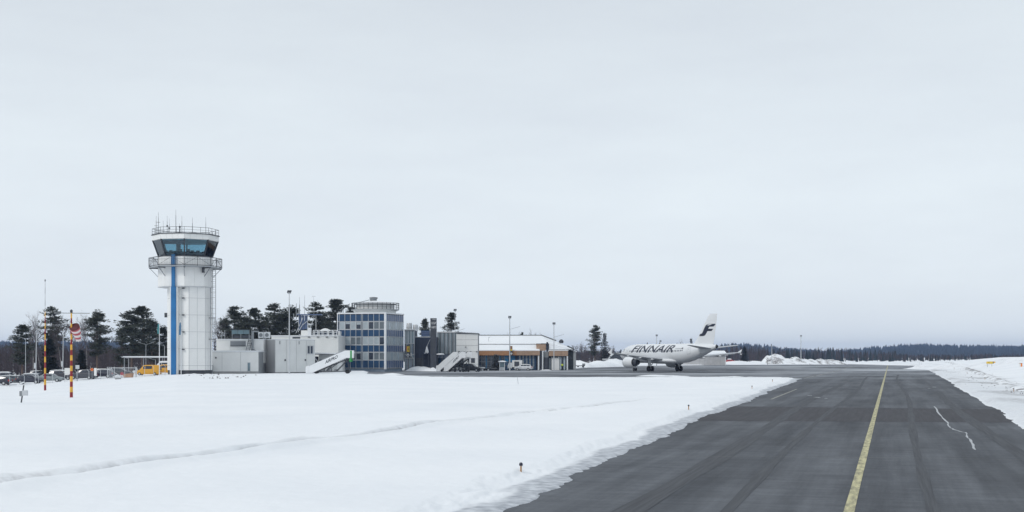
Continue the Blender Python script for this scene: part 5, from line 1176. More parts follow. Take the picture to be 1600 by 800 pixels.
# belly fairing
rings = []
for a, w, d, up in ((10.6, .3, .1, 0), (12, 1.9, .42, .2), (14, 2.25, .55, .4), (17, 2.3, .58, .45), (19.5, 2.15, .5, .3), (21.5, 1.5, .3, .1), (22.8, .3, .05, 0)):
    rings.append([(a - 16.11, w * math.cos(t), 2.35 + (.68 if math.sin(t) < 0 else .55) * math.sin(t) * (0.5 + d)) for t in [2 * math.pi * i / 20 for i in range(20)]])
MB().loft(rings).build('belly_fairing', M['aircraft_white'], ac, 60)
def foil(le, ch, y, z, th, n=9):          # aerofoil section ring
    up, lo = [], []
    for i in range(n):
        t = i / (n - 1); s_ = 1 - math.cos(t * math.pi / 2); f = 5 * th * (0.2969 * math.sqrt(s_) - 0.126 * s_ - 0.3516 * s_ ** 2 + 0.2843 * s_ ** 3 - 0.1030 * s_ ** 4)
        up.append((le + ch * s_ - 16.11, y, z + ch * f * 1.15 + 0.01)); lo.append((le + ch * s_ - 16.11, y, z - ch * f * 0.8 - 0.01))
    return up + lo[::-1]
for sg in (-1, 1):
    W_ = [(1.2, 11.0, 7.2, 2.55, .14), (2.0, 11.4, 6.7, 2.62, .14), (6.4, 13.7, 4.3, 3.02, .12), (11.5, 16.4, 2.9, 3.50, .11), (16.4, 19.0, 1.75, 3.98, .10), (17.0, 19.5, 1.35, 4.05, .09)]
    wg = MB().loft([foil(le, ch, sg * y, z, th) for y, le, ch, z, th in W_]).build('wing', M['aircraft_grey'], ac, 40)
    for y0, y1, nm in ((2.4, 6.2, 'flap'), (6.6, 11.8, 'flap'), (12.4, 15.6, 'aileron')):
        def te_(y):
            for p, q in zip(W_[:-1], W_[1:]):
                if p[0] <= y <= q[0]:
                    t = (y - p[0]) / (q[0] - p[0]); return (p[1] + p[2]) * (1 - t) + (q[1] + q[2]) * t, p[3] * (1 - t) + q[3] * t
        a0, zz0 = te_(y0); a1, zz1 = te_(y1)
        MB().add([(a0 - 16.11 - .9, sg * y0, zz0 + .0), (a1 - 16.11 - .7, sg * y1, zz1), (a1 - 16.11 + .12, sg * y1, zz1 - .10), (a0 - 16.11 + .15, sg * y0, zz0 - .14),
                  (a0 - 16.11 - .9, sg * y0, zz0 - .12), (a1 - 16.11 - .7, sg * y1, zz1 - .1), (a1 - 16.11 + .12, sg * y1, zz1 - .14), (a0 - 16.11 + .15, sg * y0, zz0 - .18)], [(0,1,2,3),(7,6,5,4),(0,4,5,1),(1,5,6,2),(2,6,7,3),(3,7,4,0)]).build(nm, M['light_metal'], wg)
    for y, l in ((5.0, 2.6), (8.4, 2.4), (12.2, 2.0)):          # flap track fairings
        ar_, zz = te_(y); c = ar_ - 16.11
        MB().loft([[(c + t * l - l * .65, sg * y + r_ * math.cos(q) * .8, zz - .28 + r_ * math.sin(q)) for q in [2 * math.pi * i / 10 for i in range(10)]] for t, r_ in ((0, .03), (.25, .17), (.6, .19), (.85, .12), (1, .02))]).build('flap_fairing', M['aircraft_white'], wg, 60)
    MB().add([(19.6 - 16.11, sg * 17.02, 4.05), (20.8 - 16.11, sg * 17.02, 4.05), (21.2 - 16.11, sg * 17.05, 4.7), (20.9 - 16.11, sg * 17.05, 4.7), (21.1 - 16.11, sg * 17.0, 3.55), (20.8 - 16.11, sg * 17.0, 3.55),
              (19.6 - 16.11, sg * 17.08, 4.05), (20.8 - 16.11, sg * 17.08, 4.05), (21.2 - 16.11, sg * 17.10, 4.7), (20.9 - 16.11, sg * 17.10, 4.7), (21.1 - 16.11, sg * 17.06, 3.55), (20.8 - 16.11, sg * 17.06, 3.55)],
             [(0, 1, 2, 3), (0, 5, 4, 1), (9, 8, 7, 6), (7, 10, 11, 6), (3, 2, 8, 9), (1, 4, 10, 7), (1, 7, 8, 2), (0, 3, 9, 6), (0, 6, 11, 5), (5, 11, 10, 4)]).build('wingtip_fence', M['aircraft_white'], ac)
    # engine
    ey, ez = sg * 5.75, 1.95
    en = MB().lathe([(.86, .30), (.98, .05), (1.06, 0), (1.14, .15), (1.20, .7), (1.20, 1.6), (1.12, 2.5), (1.0, 3.15), (.93, 3.16), (.9, 2.6)], 28, (10.0 - 16.11, ey, ez), 'x', False).build('engine_cowl', M['aircraft_white'], ac, 50)
    MB().lathe([(.02, .55), (.86, .6), (.86, .45)], 28, (10.0 - 16.11, ey, ez), 'x').build('fan', M['dark_metal'], en)
    MB().lathe([(.9, 2.4), (.72, 3.0), (.62, 3.9), (.55, 4.3), (.5, 4.28), (.05, 4.0)], 24, (10.0 - 16.11, ey, ez), 'x').build('core_nozzle', M['charcoal_panel'], en, 40)
    MB().lathe([(.32, 3.9), (.2, 4.6), (.02, 5.0)], 16, (10.0 - 16.11, ey, ez), 'x').build('exhaust_plug', M['dark_metal'], en, 40)
    MB().lathe([(1.07, -.005), (1.02, .03), (1.145, .17), (1.09, .0)], 28, (10.0 - 16.11, ey, ez), 'x', False).build('inlet_lip', M['light_metal'], en, 60)
    MB().add([(11.2 - 16.11, ey - .17, 3.05), (14.6 - 16.11, ey - .17, 3.15), (14.9 - 16.11, ey - .1, 2.5), (12.6 - 16.11, ey - .15, 2.7), (11.2 - 16.11, ey + .17, 3.05), (14.6 - 16.11, ey + .17, 3.15), (14.9 - 16.11, ey + .1, 2.5), (12.6 - 16.11, ey + .15, 2.7)],
             [(0, 3, 2, 1), (4, 5, 6, 7), (0, 1, 5, 4), (2, 3, 7, 6), (1, 2, 6, 5), (3, 0, 4, 7)]).build('pylon', M['aircraft_white'], ac)
    # tailplane
    MB().loft([foil(le, ch, sg * y, z, .10) for y, le, ch, z in ((.4, 28.6, 3.9, 4.85), (1.2, 29.1, 3.5, 4.95), (6.0, 31.7, 1.5, 5.45), (6.22, 32.0, 1.1, 5.47))]).build('tailplane', M['aircraft_grey'], ac, 40)
    # main gear
    gy = sg * 3.795
    mg = thing('x', '', '', (0, 0, 0)); bpy.data.objects.remove(mg)
    lg = MB().tube((0, gy, .55), (0, gy + sg * .0, 2.9), .15, .17, 12).tube((0, gy, .58), (0, gy, .58 + .01), .16, .16, 10).tube((0, gy - .62, .58), (0, gy + .62, .58), .09, n=10).bar((0.05, gy, 1.2), (.2, gy - sg * 1.6, 2.7), .13).bar((-.25, gy, .75), (-.1, gy, 1.6), .09).build('main_gear_leg', M['light_metal'], ac, 40)
    B('gear_door', M['aircraft_white'], lg, -.55, .5, gy + sg * .22, gy + sg * .27, 1.15, 2.7)
    for dy in (-.46, .46):
        wl = MB().lathe([(.30, -.2), (.5, -.21), (.575, -.15), (.585, 0), (.575, .15), (.5, .21), (.30, .2)], 24, (0, gy + dy, .585), 'y').build('wheel', M['black_rubber'], lg, 40)
        MB().lathe([(.05, -.2), (.29, -.15), (.29, .15), (.05, .2)], 16, (0, gy + dy, .585), 'y').build('rim', M['grey_metal'], wl, 30)
ng = MB().tube((5.07 - 16.11, 0, .38), (5.3 - 16.11, 0, 2.4), .10, .12, 10).tube((5.07 - 16.11, -.4, .38), (5.07 - 16.11, .4, .38), .06, n=8).bar((5.1 - 16.11, 0, .9), (6.3 - 16.11, 0, 2.2), .1).build('nose_gear_leg', M['light_metal'], ac, 40)
for dy in (-.26, .26):
    wl = MB().lathe([(.2, -.11), (.33, -.11), (.38, -.06), (.38, .06), (.33, .11), (.2, .11)], 20, (5.07 - 16.11, dy, .38), 'y').build('wheel', M['black_rubber'], ng, 40)
    MB().lathe([(.03, -.1), (.19, -.08), (.19, .08), (.03, .1)], 12, (5.07 - 16.11, dy, .38), 'y').build('rim', M['grey_metal'], wl, 30)
for sy in (-.35, .35): B('nose_gear_door', M['aircraft_white'], ac, 4.2 - 16.11, 5.9 - 16.11, sy - .02, sy + .02, 1.25, 1.95)
# fin
def finring(z, le, ch, th):
    r_ = foil(le, ch, 0, 0, th); return [(x, zz, z) for x, y, zz in r_]
MB().loft([finring(5.55, 25.2, 7.2, .055), finring(5.95, 26.3, 6.3, .08), (finring(6.6, 27.0, 5.8, .09)), finring(11.75, 31.05, 2.75, .09), finring(11.95, 31.4, 2.3, .07)]).build('fin', M['aircraft_white'], ac, 40)
def finpt(a, z, off=.03):
    t = (z - 6.6) / 5.15; le = 27.0 + 4.05 * t; ch = 5.8 - 3.05 * t; s_ = min(max((a - le) / ch, 0.001), 1)
    th = .09; f = 5 * th * (0.2969 * math.sqrt(s_) - 0.126 * s_ - 0.3516 * s_ ** 2 + 0.2843 * s_ ** 3 - 0.1030 * s_ ** 4); return ch * f * .8 + 0.01 + off
emb = [(1166, 497.7 + 9.4), (1165, 0)]
# the winged letter on the fin, drawn from its outline (station, height)
fpts_ = [[(28.55, 7.35), (29.9, 7.35), (30.45, 7.55), (30.75, 8.0), (30.95, 8.35), (29.55, 8.35), (29.4, 8.05), (29.15, 7.95), (28.75, 7.9)],
         [(29.55, 8.35), (30.95, 8.35), (31.05, 8.6), (32.3, 8.6), (32.75, 9.15), (31.2, 9.2), (31.35, 9.5), (30.0, 9.5)],
         [(30.0, 9.5), (31.35, 9.5), (31.55, 9.72), (32.8, 9.75), (33.25, 10.15), (33.3, 10.42), (31.0, 10.4), (30.4, 10.15)]]
for sg in (-1, 1):
    mb = MB()
    for poly in fpts_: mb.add([(a - 16.11 - .35 + .1 * (z - 7.35), sg * finpt(a, z), 7.4 + (z - 7.35) * .80) for a, z in poly], [tuple(range(len(poly)))])
    mb.build('fin_emblem', M['ink_blue'], ac)
# fuselage lettering wrapped on the skin, both sides
def wrap_text(txt, a0, a1, ang0, arc, side, shear=.35, mat=M['ink_blue'], name='lettering', bold=0.0):
    me = text_mesh(txt, 2.0, shear=shear, bold=bold); bm = bmesh.new(); bm.from_mesh(me); bpy.data.meshes.remove(me)
    xs = [v.co.x for v in bm.verts]; ys = [v.co.y for v in bm.verts]; x0, x1_, y0, y1_ = min(xs), max(xs), min(ys), max(ys)
    for k in range(1, 8):
        yy = y0 + (y1_ - y0) * k / 8; bmesh.ops.bisect_plane(bm, geom=bm.verts[:] + bm.edges[:] + bm.faces[:], plane_co=(0, yy, 0), plane_no=(0, 1, 0))
    for v in bm.verts:
        tx = (v.co.x - x0) / (x1_ - x0); u_ = a0 + (a1 - a0) * (tx if side < 0 else 1 - tx); an_ = ang0 + arc * (v.co.y - y0) / (y1_ - y0)
        p = skin(u_, an_, .02); v.co = (p.x, p.y * (1 if side < 0 else -1), p.z)
    me = bpy.data.meshes.new(name); bm.to_mesh(me); bm.free(); me.materials.append(mat); return link(name, me, ac)
wrap_text('FINNAIR', 6.4, 21.6, .10, .88, -1, bold=.025); wrap_text('FINNAIR', 6.4, 21.6, .10, .88, 1, bold=.025)
wrap_text('oneworld', 22.2, 24.2, .46, .10, -1, 0)
mb = MB()
for k in range(37):
    a = 5.8 + k * .52
    for sg in (1, -1):
        P_ = [skin(a - .12, .17, .015), skin(a + .12, .17, .015), skin(a + .12, .34, .015), skin(a - .12, .34, .015)]
        mb.add([(p.x, p.y * sg, p.z) for p in P_], [(0, 1, 2, 3) if sg > 0 else (3, 2, 1, 0)])
o = mb.build('cabin_windows', M['glass_dark'], ac); o['kind'] = 'stuff'
MB().add([skin(24.25, .44, .02), skin(24.65, .44, .02), skin(24.65, .58, .02), skin(24.25, .58, .02)], [(0, 1, 2, 3)]).build('alliance_dot', M['ink_blue'], ac)
for a0, b0, b1 in ((26.1, -.30, .52), (4.3, -.32, .55)):
    for sg in (1, -1):
        mb = MB()
        def q4(*pp): mb.add([(p.x, p.y * sg, p.z) for p in pp], [(0, 1, 2, 3) if sg > 0 else (3, 2, 1, 0)])
        w_ = .035
        for k in range(6):
            c0, c1 = b0 + (b1 - b0) * k / 6, b0 + (b1 - b0) * (k + 1) / 6
            for aa in (a0, a0 + .85): q4(skin(aa, c0, .01), skin(aa + w_, c0, .01), skin(aa + w_, c1, .01), skin(aa, c1, .01))
        for cc, wv in ((b0, .03), (b1, .018)): q4(skin(a0, cc, .01), skin(a0 + .88, cc, .01), skin(a0 + .88, cc + wv, .01), skin(a0, cc + wv, .01))
        q4(skin(a0 + .35, .25, .012), skin(a0 + .5, .25, .012), skin(a0 + .5, .36, .012), skin(a0 + .35, .36, .012))
        mb.build('door_outline', M['grey_metal'], ac)
mb = MB()                                   # cockpit glazing
for sg in (1, -1):
    for aa, c0, c1 in ((1.75, .55, .95), (2.35, .42, .80), (2.95, .40, .68)):
        P_ = [skin(aa - .28, c0, .015), skin(aa + .26, c0, .015), skin(aa + .3, c1, .015), skin(aa - .18, c1, .015)]; mb.add([(p.x, p.y * sg, p.z) for p in P_], [(0, 1, 2, 3) if sg > 0 else (3, 2, 1, 0)])
mb.build('cockpit_glazing', M['glass_dark'], ac)
for a in (9.5, 14.0): MB().add([(a - 16.11, -.03, 5.9), (a + .35 - 16.11, -.03, 5.9), (a + .35 - 16.11, -.03, 6.25), (a + .2 - 16.11, -.03, 6.25), (a - 16.11, .03, 5.9), (a + .35 - 16.11, .03, 5.9), (a + .35 - 16.11, .03, 6.25), (a + .2 - 16.11, .03, 6.25)], [(0,1,2,3),(7,6,5,4),(0,3,7,4),(1,5,6,2),(2,6,7,3)]).build('blade_aerial', M['dark_metal'], ac)

# ------------------------------------------------------------------ boarding stairs
def stair_truck(label, loc, rz, Ln=6.6, rise=3.55, green=True, text=True, wheels=True):
    t = thing('boarding_stairs', label, 'boarding stairs', loc, rz, 'mobile boarding stairs')
    dz = rise / Ln; W2 = .85; hs = 1.25
    for sy in (-W2, W2):                       # side panels: foot post, sloping balustrade, head panel
        MB().add([(x, sy - .03 * s2, z) for s2 in (1, -1) for x, z in ((0.55, .12), (Ln, .05 + rise - .15), (Ln + 1.1, rise - .1), (Ln + 1.1, rise + 1.15), (Ln - .2, rise + 1.15), (.15, .12 + hs), (.0, 1.15), (.05, .12))],
                 [tuple(range(8)), tuple(range(15, 7, -1))] + [(i, 8 + i, 8 + (i + 1) % 8, (i + 1) % 8) for i in range(8)]).build('side_panel', M['white_paint'], t)
        MB().tube((0.0, sy, 1.28), (Ln - .2, sy, rise + 1.3), .035, n=6).build('handrail', M['grey_metal'], t)
        MB().add([(x, sy * 1.005 - .036 * s2, z) for s2 in (1, -1) for x, z in ((-.55, .1), (-.05, .1), (.0, 1.15), (-.1, 1.32), (-.4, 1.3), (-.55, 1.0))], [tuple(range(6)), tuple(range(11, 5, -1))] + [(i, 6 + i, 6 + (i + 1) % 6, (i + 1) % 6) for i in range(6)]).build('foot_panel', M['white_paint'], t)
        if green: MB().box(Ln + .62, Ln + .92, sy * 1.03 - .02, sy * 1.03 + .02, rise - .12, rise + 1.1).box(Ln + .5, Ln + .85, sy * 1.03 - .02, sy * 1.03 + .02, rise - .75, rise - .14).build('green_panel', M['stair_green'], t)
    for k in range(18): B('step', M['grey_panel'], t, .25 + k * Ln / 18, .25 + k * Ln / 18 + .32, -W2 + .04, W2 - .04, .1 + (k + .3) * rise / 18, .16 + (k + .3) * rise / 18)
    B('platform', M['grey_metal'], t, Ln, Ln + 1.1, -W2 + .04, W2 - .04, rise - .2, rise - .1)
    mb = MB()
    for sy in (-.7, .7):
        mb.bar((.4, sy, .38), (Ln + .6, sy, .38), .14).bar((Ln * .45, sy, .4), (Ln * .62, sy, dz * Ln * .6), .10).bar((Ln * .72, sy, .4), (Ln + .3, sy, rise - .25), .10).bar((Ln + .5, sy, .4), (Ln + .05, sy, rise - .25), .10).bar((.9, sy, .25), (Ln + .1, sy, rise - .3), .13).bar((Ln * .45, sy, .4), (Ln * .8, sy, rise * .72), .08)
    for k in range(5): mb.bar((.8 + k * 1.3, -.7, .42), (.8 + k * 1.3, .7, .42), .1)
    mb.build('chassis', M['dark_metal'], t)
    MB().box(1.9, 2.5, -.6, .6, .45, .8).box(3.1, 3.7, -.65, .5, .45, .95).box(4.2, 4.6, -.5, .6, .45, .75).build('machinery', M['grey_panel'], t)
    for x in (1.15, Ln + .1):
        for sy in (-.72, .72):
            wl = MB().lathe([(.16, -.11), (.3, -.11), (.34, -.06), (.34, .06), (.3, .11), (.16, .11)], 18, (x, sy, .34), 'y').build('wheel', M['black_rubber'], t, 40); MB().lathe([(.02, -.1), (.15, -.09), (.15, .09), (.02, .1)], 10, (x, sy, .34), 'y').build('rim', M['light_metal'], wl)
    if text:
        ex = Vector((Ln - .4, 0, rise)).normalized(); ey = Vector((-ex.z, 0, ex.x)); ey = Vector((0.12, 0, 1)).normalized()
        text_part('lettering', 'AIRPRO', 1.0, M['charcoal_panel'], t, Vector((Ln * .43, -W2 - .035, rise * .43 + .42)), ex, ey, 2.3, .6, bold=.03)
    return t
stair_truck('white AIRPRO boarding stairs with green head panel before the blue block', (gx(484, 216), 216, 0.32), 0.0, 6.3, 2.75)
stair_truck('left of the two steep white boarding stairs by the white hall', (gx(689, 272), 272, 0), math.radians(-48), 5.4, 3.0, False, False)
stair_truck('right of the two steep white boarding stairs by the white hall', (gx(701.5, 270), 270, 0), math.radians(-48), 5.4, 3.0, False, True)

# ------------------------------------------------------------------ vehicles
def paint(name, col): return M.get(name) or pm(name, col, 0.3, 0.1, var=0.08, scale=2)
def make_car(name, label, loc, rz, col, kind='sedan', group='cars in the car park', snow=0.0, cat='car'):
    t = thing(name, label, cat, loc, rz, group)
    # stations: x, body top (belt), roof z, half width at roof; nose at +x
    Lc, Wc = {'sedan': (4.5, 1.76), 'estate': (4.7, 1.78), 'hatch': (4.1, 1.72), 'suv': (4.6, 1.84), 'van': (5.3, 1.95), 'pickup': (5.2, 1.82)}[kind]
    prof = {'sedan': [(-.5, .78, .78), (-.46, .92, .93), (-.36, .96, .98), (-.20, .95, 1.38), (-.02, .94, 1.45), (.12, .93, 1.40), (.27, .92, .94), (.42, .82, .83), (.49, .66, .67), (.5, .55, .56)],
            'estate': [(-.5, .80, .80), (-.485, .96, .97), (-.42, .97, 1.36), (-.20, .96, 1.47), (-.02, .95, 1.48), (.11, .94, 1.42), (.27, .93, .95), (.42, .84, .85), (.49, .68, .69), (.5, .55, .56)],
            'hatch': [(-.5, .82, .82), (-.48, .97, .98), (-.40, .98, 1.34), (-.22, .97, 1.47), (-.02, .96, 1.49), (.12, .95, 1.42), (.30, .93, .95), (.43, .84, .85), (.49, .68, .69), (.5, .56, .57)],
            'suv': [(-.5, .95, .95), (-.485, 1.08, 1.09), (-.44, 1.1, 1.6), (-.25, 1.08, 1.7), (-.02, 1.06, 1.71), (.10, 1.05, 1.63), (.24, 1.03, 1.06), (.42, .96, .98), (.49, .8, .81), (.5, .65, .66)],
            'van': [(-.5, 1.0, 1.0), (-.495, 1.12, 1.95), (-.45, 1.15, 2.06), (-.2, 1.15, 2.1), (.08, 1.15, 2.1), (.17, 1.13, 2.02), (.31, 1.08, 1.12), (.44, .95, .97), (.495, .76, .77), (.5, .6, .61)],
            'pickup': [(-.5, .85, .85), (-.49, .98, .99), (-.40, 1.0, 1.01), (-.13, 1.0, 1.02), (-.09, 1.0, 1.62), (.08, .99, 1.68), (.13, .98, 1.60), (.25, .96, .99), (.42, .9, .92), (.5, .7, .71)]}[kind]
    def hw(x): return Wc / 2 * (1 - .16 * max(0, (abs(x) - .36) / .14) ** 2)
    rings = []
    for x, zb_, zr_ in prof:
        w = hw(x); gw = w - .08 - .17 * min(1, max(0, zr_ - zb_) / .5); zz = .24 + (.12 if abs(x) > .46 else 0)
        half = [(w * .86, zz), (w * .99, .42), (w, .62), (w * .975, zb_ - .02), (gw + .01, zr_ - .05), (gw * .82, zr_)]
        rings.append([(x * Lc, y, z) for y, z in half] + [(x * Lc, -y, z) for y, z in half[::-1]])
    m_ = paint('car_%s' % '_'.join('%02d' % int(c * 99) for c in col), col)
    MB().loft(rings).build('body', m_, t, 35)
    # glazing set just proud of the greenhouse
    P_ = [p for p in prof if p[2] - p[1] > .2]
    def gl_pt(p, sg, f, o=.012):
        x, zb_, zr_ = p; w = hw(x); gw = w - .08 - .17 * min(1, max(0, zr_ - zb_) / .5); y0, y1 = w * .975, gw + .01
        return (x * Lc, sg * (y0 + (y1 - y0) * f + o), zb_ - .02 + (zr_ - .05 - zb_ + .02) * f)
    rear_start = 1 if kind == 'van' else 0
    for sg in (-1, 1):
        for i in range(len(P_) - 1):
            if kind == 'van' and i not in (2, 3): continue
            a, b = P_[i], P_[i + 1]; xa = .04 if (b[0] - a[0]) > .1 else 0.0
            q = [gl_pt(a, sg, .16), gl_pt(b, sg, .16), gl_pt(b, sg, .86), gl_pt(a, sg, .86)]
            q = [tuple(Vector(v).lerp(sum((Vector(k) for k in q), Vector()) / 4, .07)) for v in q]
            MB().add(q, [(0, 1, 2, 3) if sg < 0 else (3, 2, 1, 0)]).build('side_window', M['glass_dark'], t)
    i1 = max(i for i, p in enumerate(prof) if p[2] - p[1] > .2); i0 = min(i for i, p in enumerate(prof) if p[2] - p[1] > .2)
    for (a, b), nm in (((prof[i1], prof[i1 + 1]), 'windscreen'), ((prof[i0], prof[i0 - 1]), 'rear_window')):
        wa = hw(a[0]) - .27; wb = hw(b[0]) - .14; A_ = Vector((a[0] * Lc, 0, a[2])); B_ = Vector((b[0] * Lc, 0, b[2])); n_ = Vector((B_.z - A_.z, 0, A_.x - B_.x)).normalized()
        if n_.z < 0: n_ = -n_
        p0, p1 = A_.lerp(B_, .10) + n_ * .015, A_.lerp(B_, .9) + n_ * .015
        MB().add([(p0.x, -wa, p0.z), (p0.x, wa, p0.z), (p1.x, wb, p1.z), (p1.x, -wb, p1.z)], [(0, 1, 2, 3)]).build(nm, M['glass_dark'], t)
    for sg in (-1, 1):
        xn = .475 * Lc; B('headlight', M['glass_pale'], t, xn - .16, xn + .02, sg * .62 - .16, sg * .62 + .16, .62, .74); B('tail_light', M['sign_red'], t, -.5 * Lc - .01, -.5 * Lc + .1, sg * .66 - .1, sg * .66 + .1, .66, .9)
        for x in (-.30 * Lc, .31 * Lc):
            y_ = sg * (Wc / 2 - .1); wl = MB().lathe([(.19, -.1), (.28, -.11), (.32, -.07), (.32, .07), (.28, .11), (.19, .1)], 16, (x, y_, .32), 'y').build('wheel', M['black_rubber'], t, 40)
            MB().lathe([(.03, -.1), (.18, -.115), (.18, .115), (.03, .1)], 10, (x, y_, .32), 'y').build('rim', M['light_metal'], wl)
        B('mirror', m_, t, .16 * Lc, .16 * Lc + .12, sg * (Wc / 2 + .02), sg * (Wc / 2 + .17), .98, 1.10)
    B('bumper', M['charcoal_panel'], t, .485 * Lc, .505 * Lc, -.7, .7, .36, .5); B('number_plate', M['white_paint'], t, -.505 * Lc, -.498 * Lc, -.26, .26, .55, .66)
    if snow > 0:
        rr_ = [p for p in prof if p[2] - p[1] > .25]; mb = MB(); rg = []
        for x, zb_, zr_ in rr_:
            gw = (hw(x) - .25) * .85; rg.append([(x * Lc, -gw, zr_ + .003), (x * Lc, -gw * .85, zr_ + snow), (x * Lc, gw * .85, zr_ + snow), (x * Lc, gw, zr_ + .003)])
        mb.loft(rg).build('roof_snow', M['snow'], t, 60)
    return t
def car_at(px, D, **k): x = gx(px, D); return (x, D, tz(x, D) + .28)
R_ = math.radians
for px, D, rz, col, kind, snow, lab in (
    (-2, 209, 175, (.035, .04, .055), 'hatch', 0, 'dark hatchback cut by the left edge of the picture'),
    (20, 216, 8, (.10, .115, .12), 'estate', .06, 'dark grey-green estate car at the far left with snowy roof'),
    (46, 213, 5, (.03, .032, .05), 'hatch', 0, 'dark navy hatchback beside the leaning box post'),
    (78, 216, 3, (.24, .27, .28), 'sedan', .03, 'silver-green saloon right of the tall striped mast'),
    (97, 228, -4, (.03, .03, .04), 'suv', .10, 'black car with thick snow on its roof behind the silver saloon'),
    (130, 221, 176, (.06, .062, .075), 'suv', 0, 'dark grey car right of the windsock pole'),
    (160, 224, 178, (.03, .034, .045), 'hatch', .03, 'dark car between the windsock and the fence gate'),
    (43, 232, 182, (.34, .36, .38), 'estate', .07, 'snow-covered pale car in the second row'),
    (66, 240, 2, (.05, .055, .07), 'suv', .08, 'dark snow-roofed car behind the second row'),
    (12, 240, 4, (.22, .23, .25), 'suv', .12, 'grey car under a thick snow cap at the back left'),
    (186, 230, 4, (.05, .055, .06), 'estate', .05, 'dark car behind the mesh gate')):
    make_car('parked_car', lab, car_at(px, D), R_(rz), col, kind, snow=snow)
make_car('yellow_van', 'yellow van parked left of the tower', car_at(232, 219), R_(180), (.66, .33, .02), 'van', 'yellow service vehicles', 0, 'van').scale = (.80, .85, .85)
make_car('yellow_pickup', 'yellow pickup between the yellow van and the tower', car_at(257, 224), R_(178 - 180), (.66, .33, .02), 'pickup', 'yellow service vehicles', 0, 'pickup')
make_car('snowy_van', 'white car under snow behind the yellow pickup', car_at(258, 236), R_(176), (.6, .62, .65), 'van', None, .12, 'van')
make_car('dark_pickup', 'dark four-wheel-drive car parked before the white hall', (gx(736, 271), 271, 0), R_(-14), (.03, .034, .04), 'suv', None, 0, 'car')
make_car('white_car', 'small white car at the foot of the terminal lamp mast', (gx(818, 291), 291, 0), R_(168), (.62, .64, .66), 'hatch', None, 0, 'car')
make_car('red_car', 'small red car with snow behind the airliner', (gx(1139, 505), 505, .6), R_(175), (.45, .04, .04), 'sedan', None, .3, 'car')
# white box truck by the terminal
bt = thing('box_truck', 'white service truck with square body before the terminal', 'truck', (gx(805, 293), 293, 0), R_(180))
B('box_body', M['white_panel'], bt, -1.6, .7, -.95, .95, .75, 2.35); B('side_door', M['charcoal_panel'], bt, -.9, .2, .955, .99, .95, 2.05); B('side_door', M['charcoal_panel'], bt, -.9, .2, -.99, -.955, .95, 2.05)
MB().add([(x, y, z) for y in (-.9, .9) for x, z in ((.75, .5), (1.75, .5), (1.75, 1.05), (1.45, 1.75), (.75, 1.8))], [(4, 3, 2, 1, 0), (5, 6, 7, 8, 9)] + [(i, (i + 1) % 5, 5 + (i + 1) % 5, 5 + i) for i in range(5)]).build('cab', M['white_paint'], bt); MB().box(-1.6, 1.7, -.5, .5, .45, .74).build('chassis', M['dark_metal'], bt)
MB().add([(1.46, -.8, 1.72), (1.46, .8, 1.72), (1.775, .8, 1.08), (1.775, -.8, 1.08)], [(0, 1, 2, 3)]).build('windscreen', M['glass_dark'], bt)
for x in (-1.0, 1.2):
    for y in (-.8, .8): MB().lathe([(.05, -.1), (.3, -.11), (.36, -.06), (.36, .06), (.3, .11), (.05, .1)], 16, (x, y, .36), 'y').build('wheel', M['black_rubber'], bt, 40)
# baggage carts, belt loader, kiosk, snow-covered stack before the terminal
for k, (px, D) in enumerate(((754, 287), (763, 288), (772, 287))):
    bc = thing('baggage_cart', ('flat baggage cart nearest the dark car', 'middle flat baggage cart before the terminal', 'flat baggage cart nearest the small kiosk')[k], 'cart', (gx(px, D), D, 0), R_(-6), 'baggage carts')
    B('bed', M['dark_metal'], bc, -.62, .62, -.6, .6, .42, .52); B('load', M['white_panel' if k == 0 else 'grey_panel'], bc, -.5, .5, -.5, .5, .52, (.85, .7, .6)[k]); MB().bar((.62, 0, .4), (1.0, 0, .3), .07).build('drawbar', M['dark_metal'], bc)
    for x in (-.4, .4):
        for y in (-.5, .5): MB().lathe([(.02, -.06), (.18, -.06), (.2, 0), (.18, .06), (.02, .06)], 12, (x, y, .2), 'y').build('wheel', M['black_rubber'], bc)
ki = thing('kiosk', 'small white kiosk with rounded snow-capped roof before the terminal', 'kiosk', (gx(784.5, 290), 290, 0), 0)
for x in (-.62, .5): B('post', M['white_paint'], ki, x, x + .13, -.5, -.37, 0, 1.95); B('post', M['white_paint'], ki, x, x + .13, .4, .53, 0, 1.95)
B('glass_wall', M['glass_teal'], ki, -.49, .5, -.42, -.4, .8, 1.9); B('low_panel', M['light_metal'], ki, -.49, .5, -.44, -.38, .05, .78); B('back_wall', M['glass_blue'], ki, -.49, .5, .44, .48, .05, 1.9)
MB().lathe([(1.0, 1.95), (1.0, 2.03), (.7, 2.2), (.1, 2.28)], 20).build('roof', M['snow'], ki, 60)
xt = thing('snowy_tree', 'small snow-dusted conical spruce left of the kiosk', 'tree', (gx(775.5, 291), 291, 0), 0); sp = make_spruce(271, 3.6, 1.0, 1.4, .05, .8, 'tarp_grey'); link('trunk', sp[0], xt); link('crown', sp[1], xt)
B('planter', M['charcoal_panel'], xt, -1.3, 1.0, -.5, .5, 0, .55)

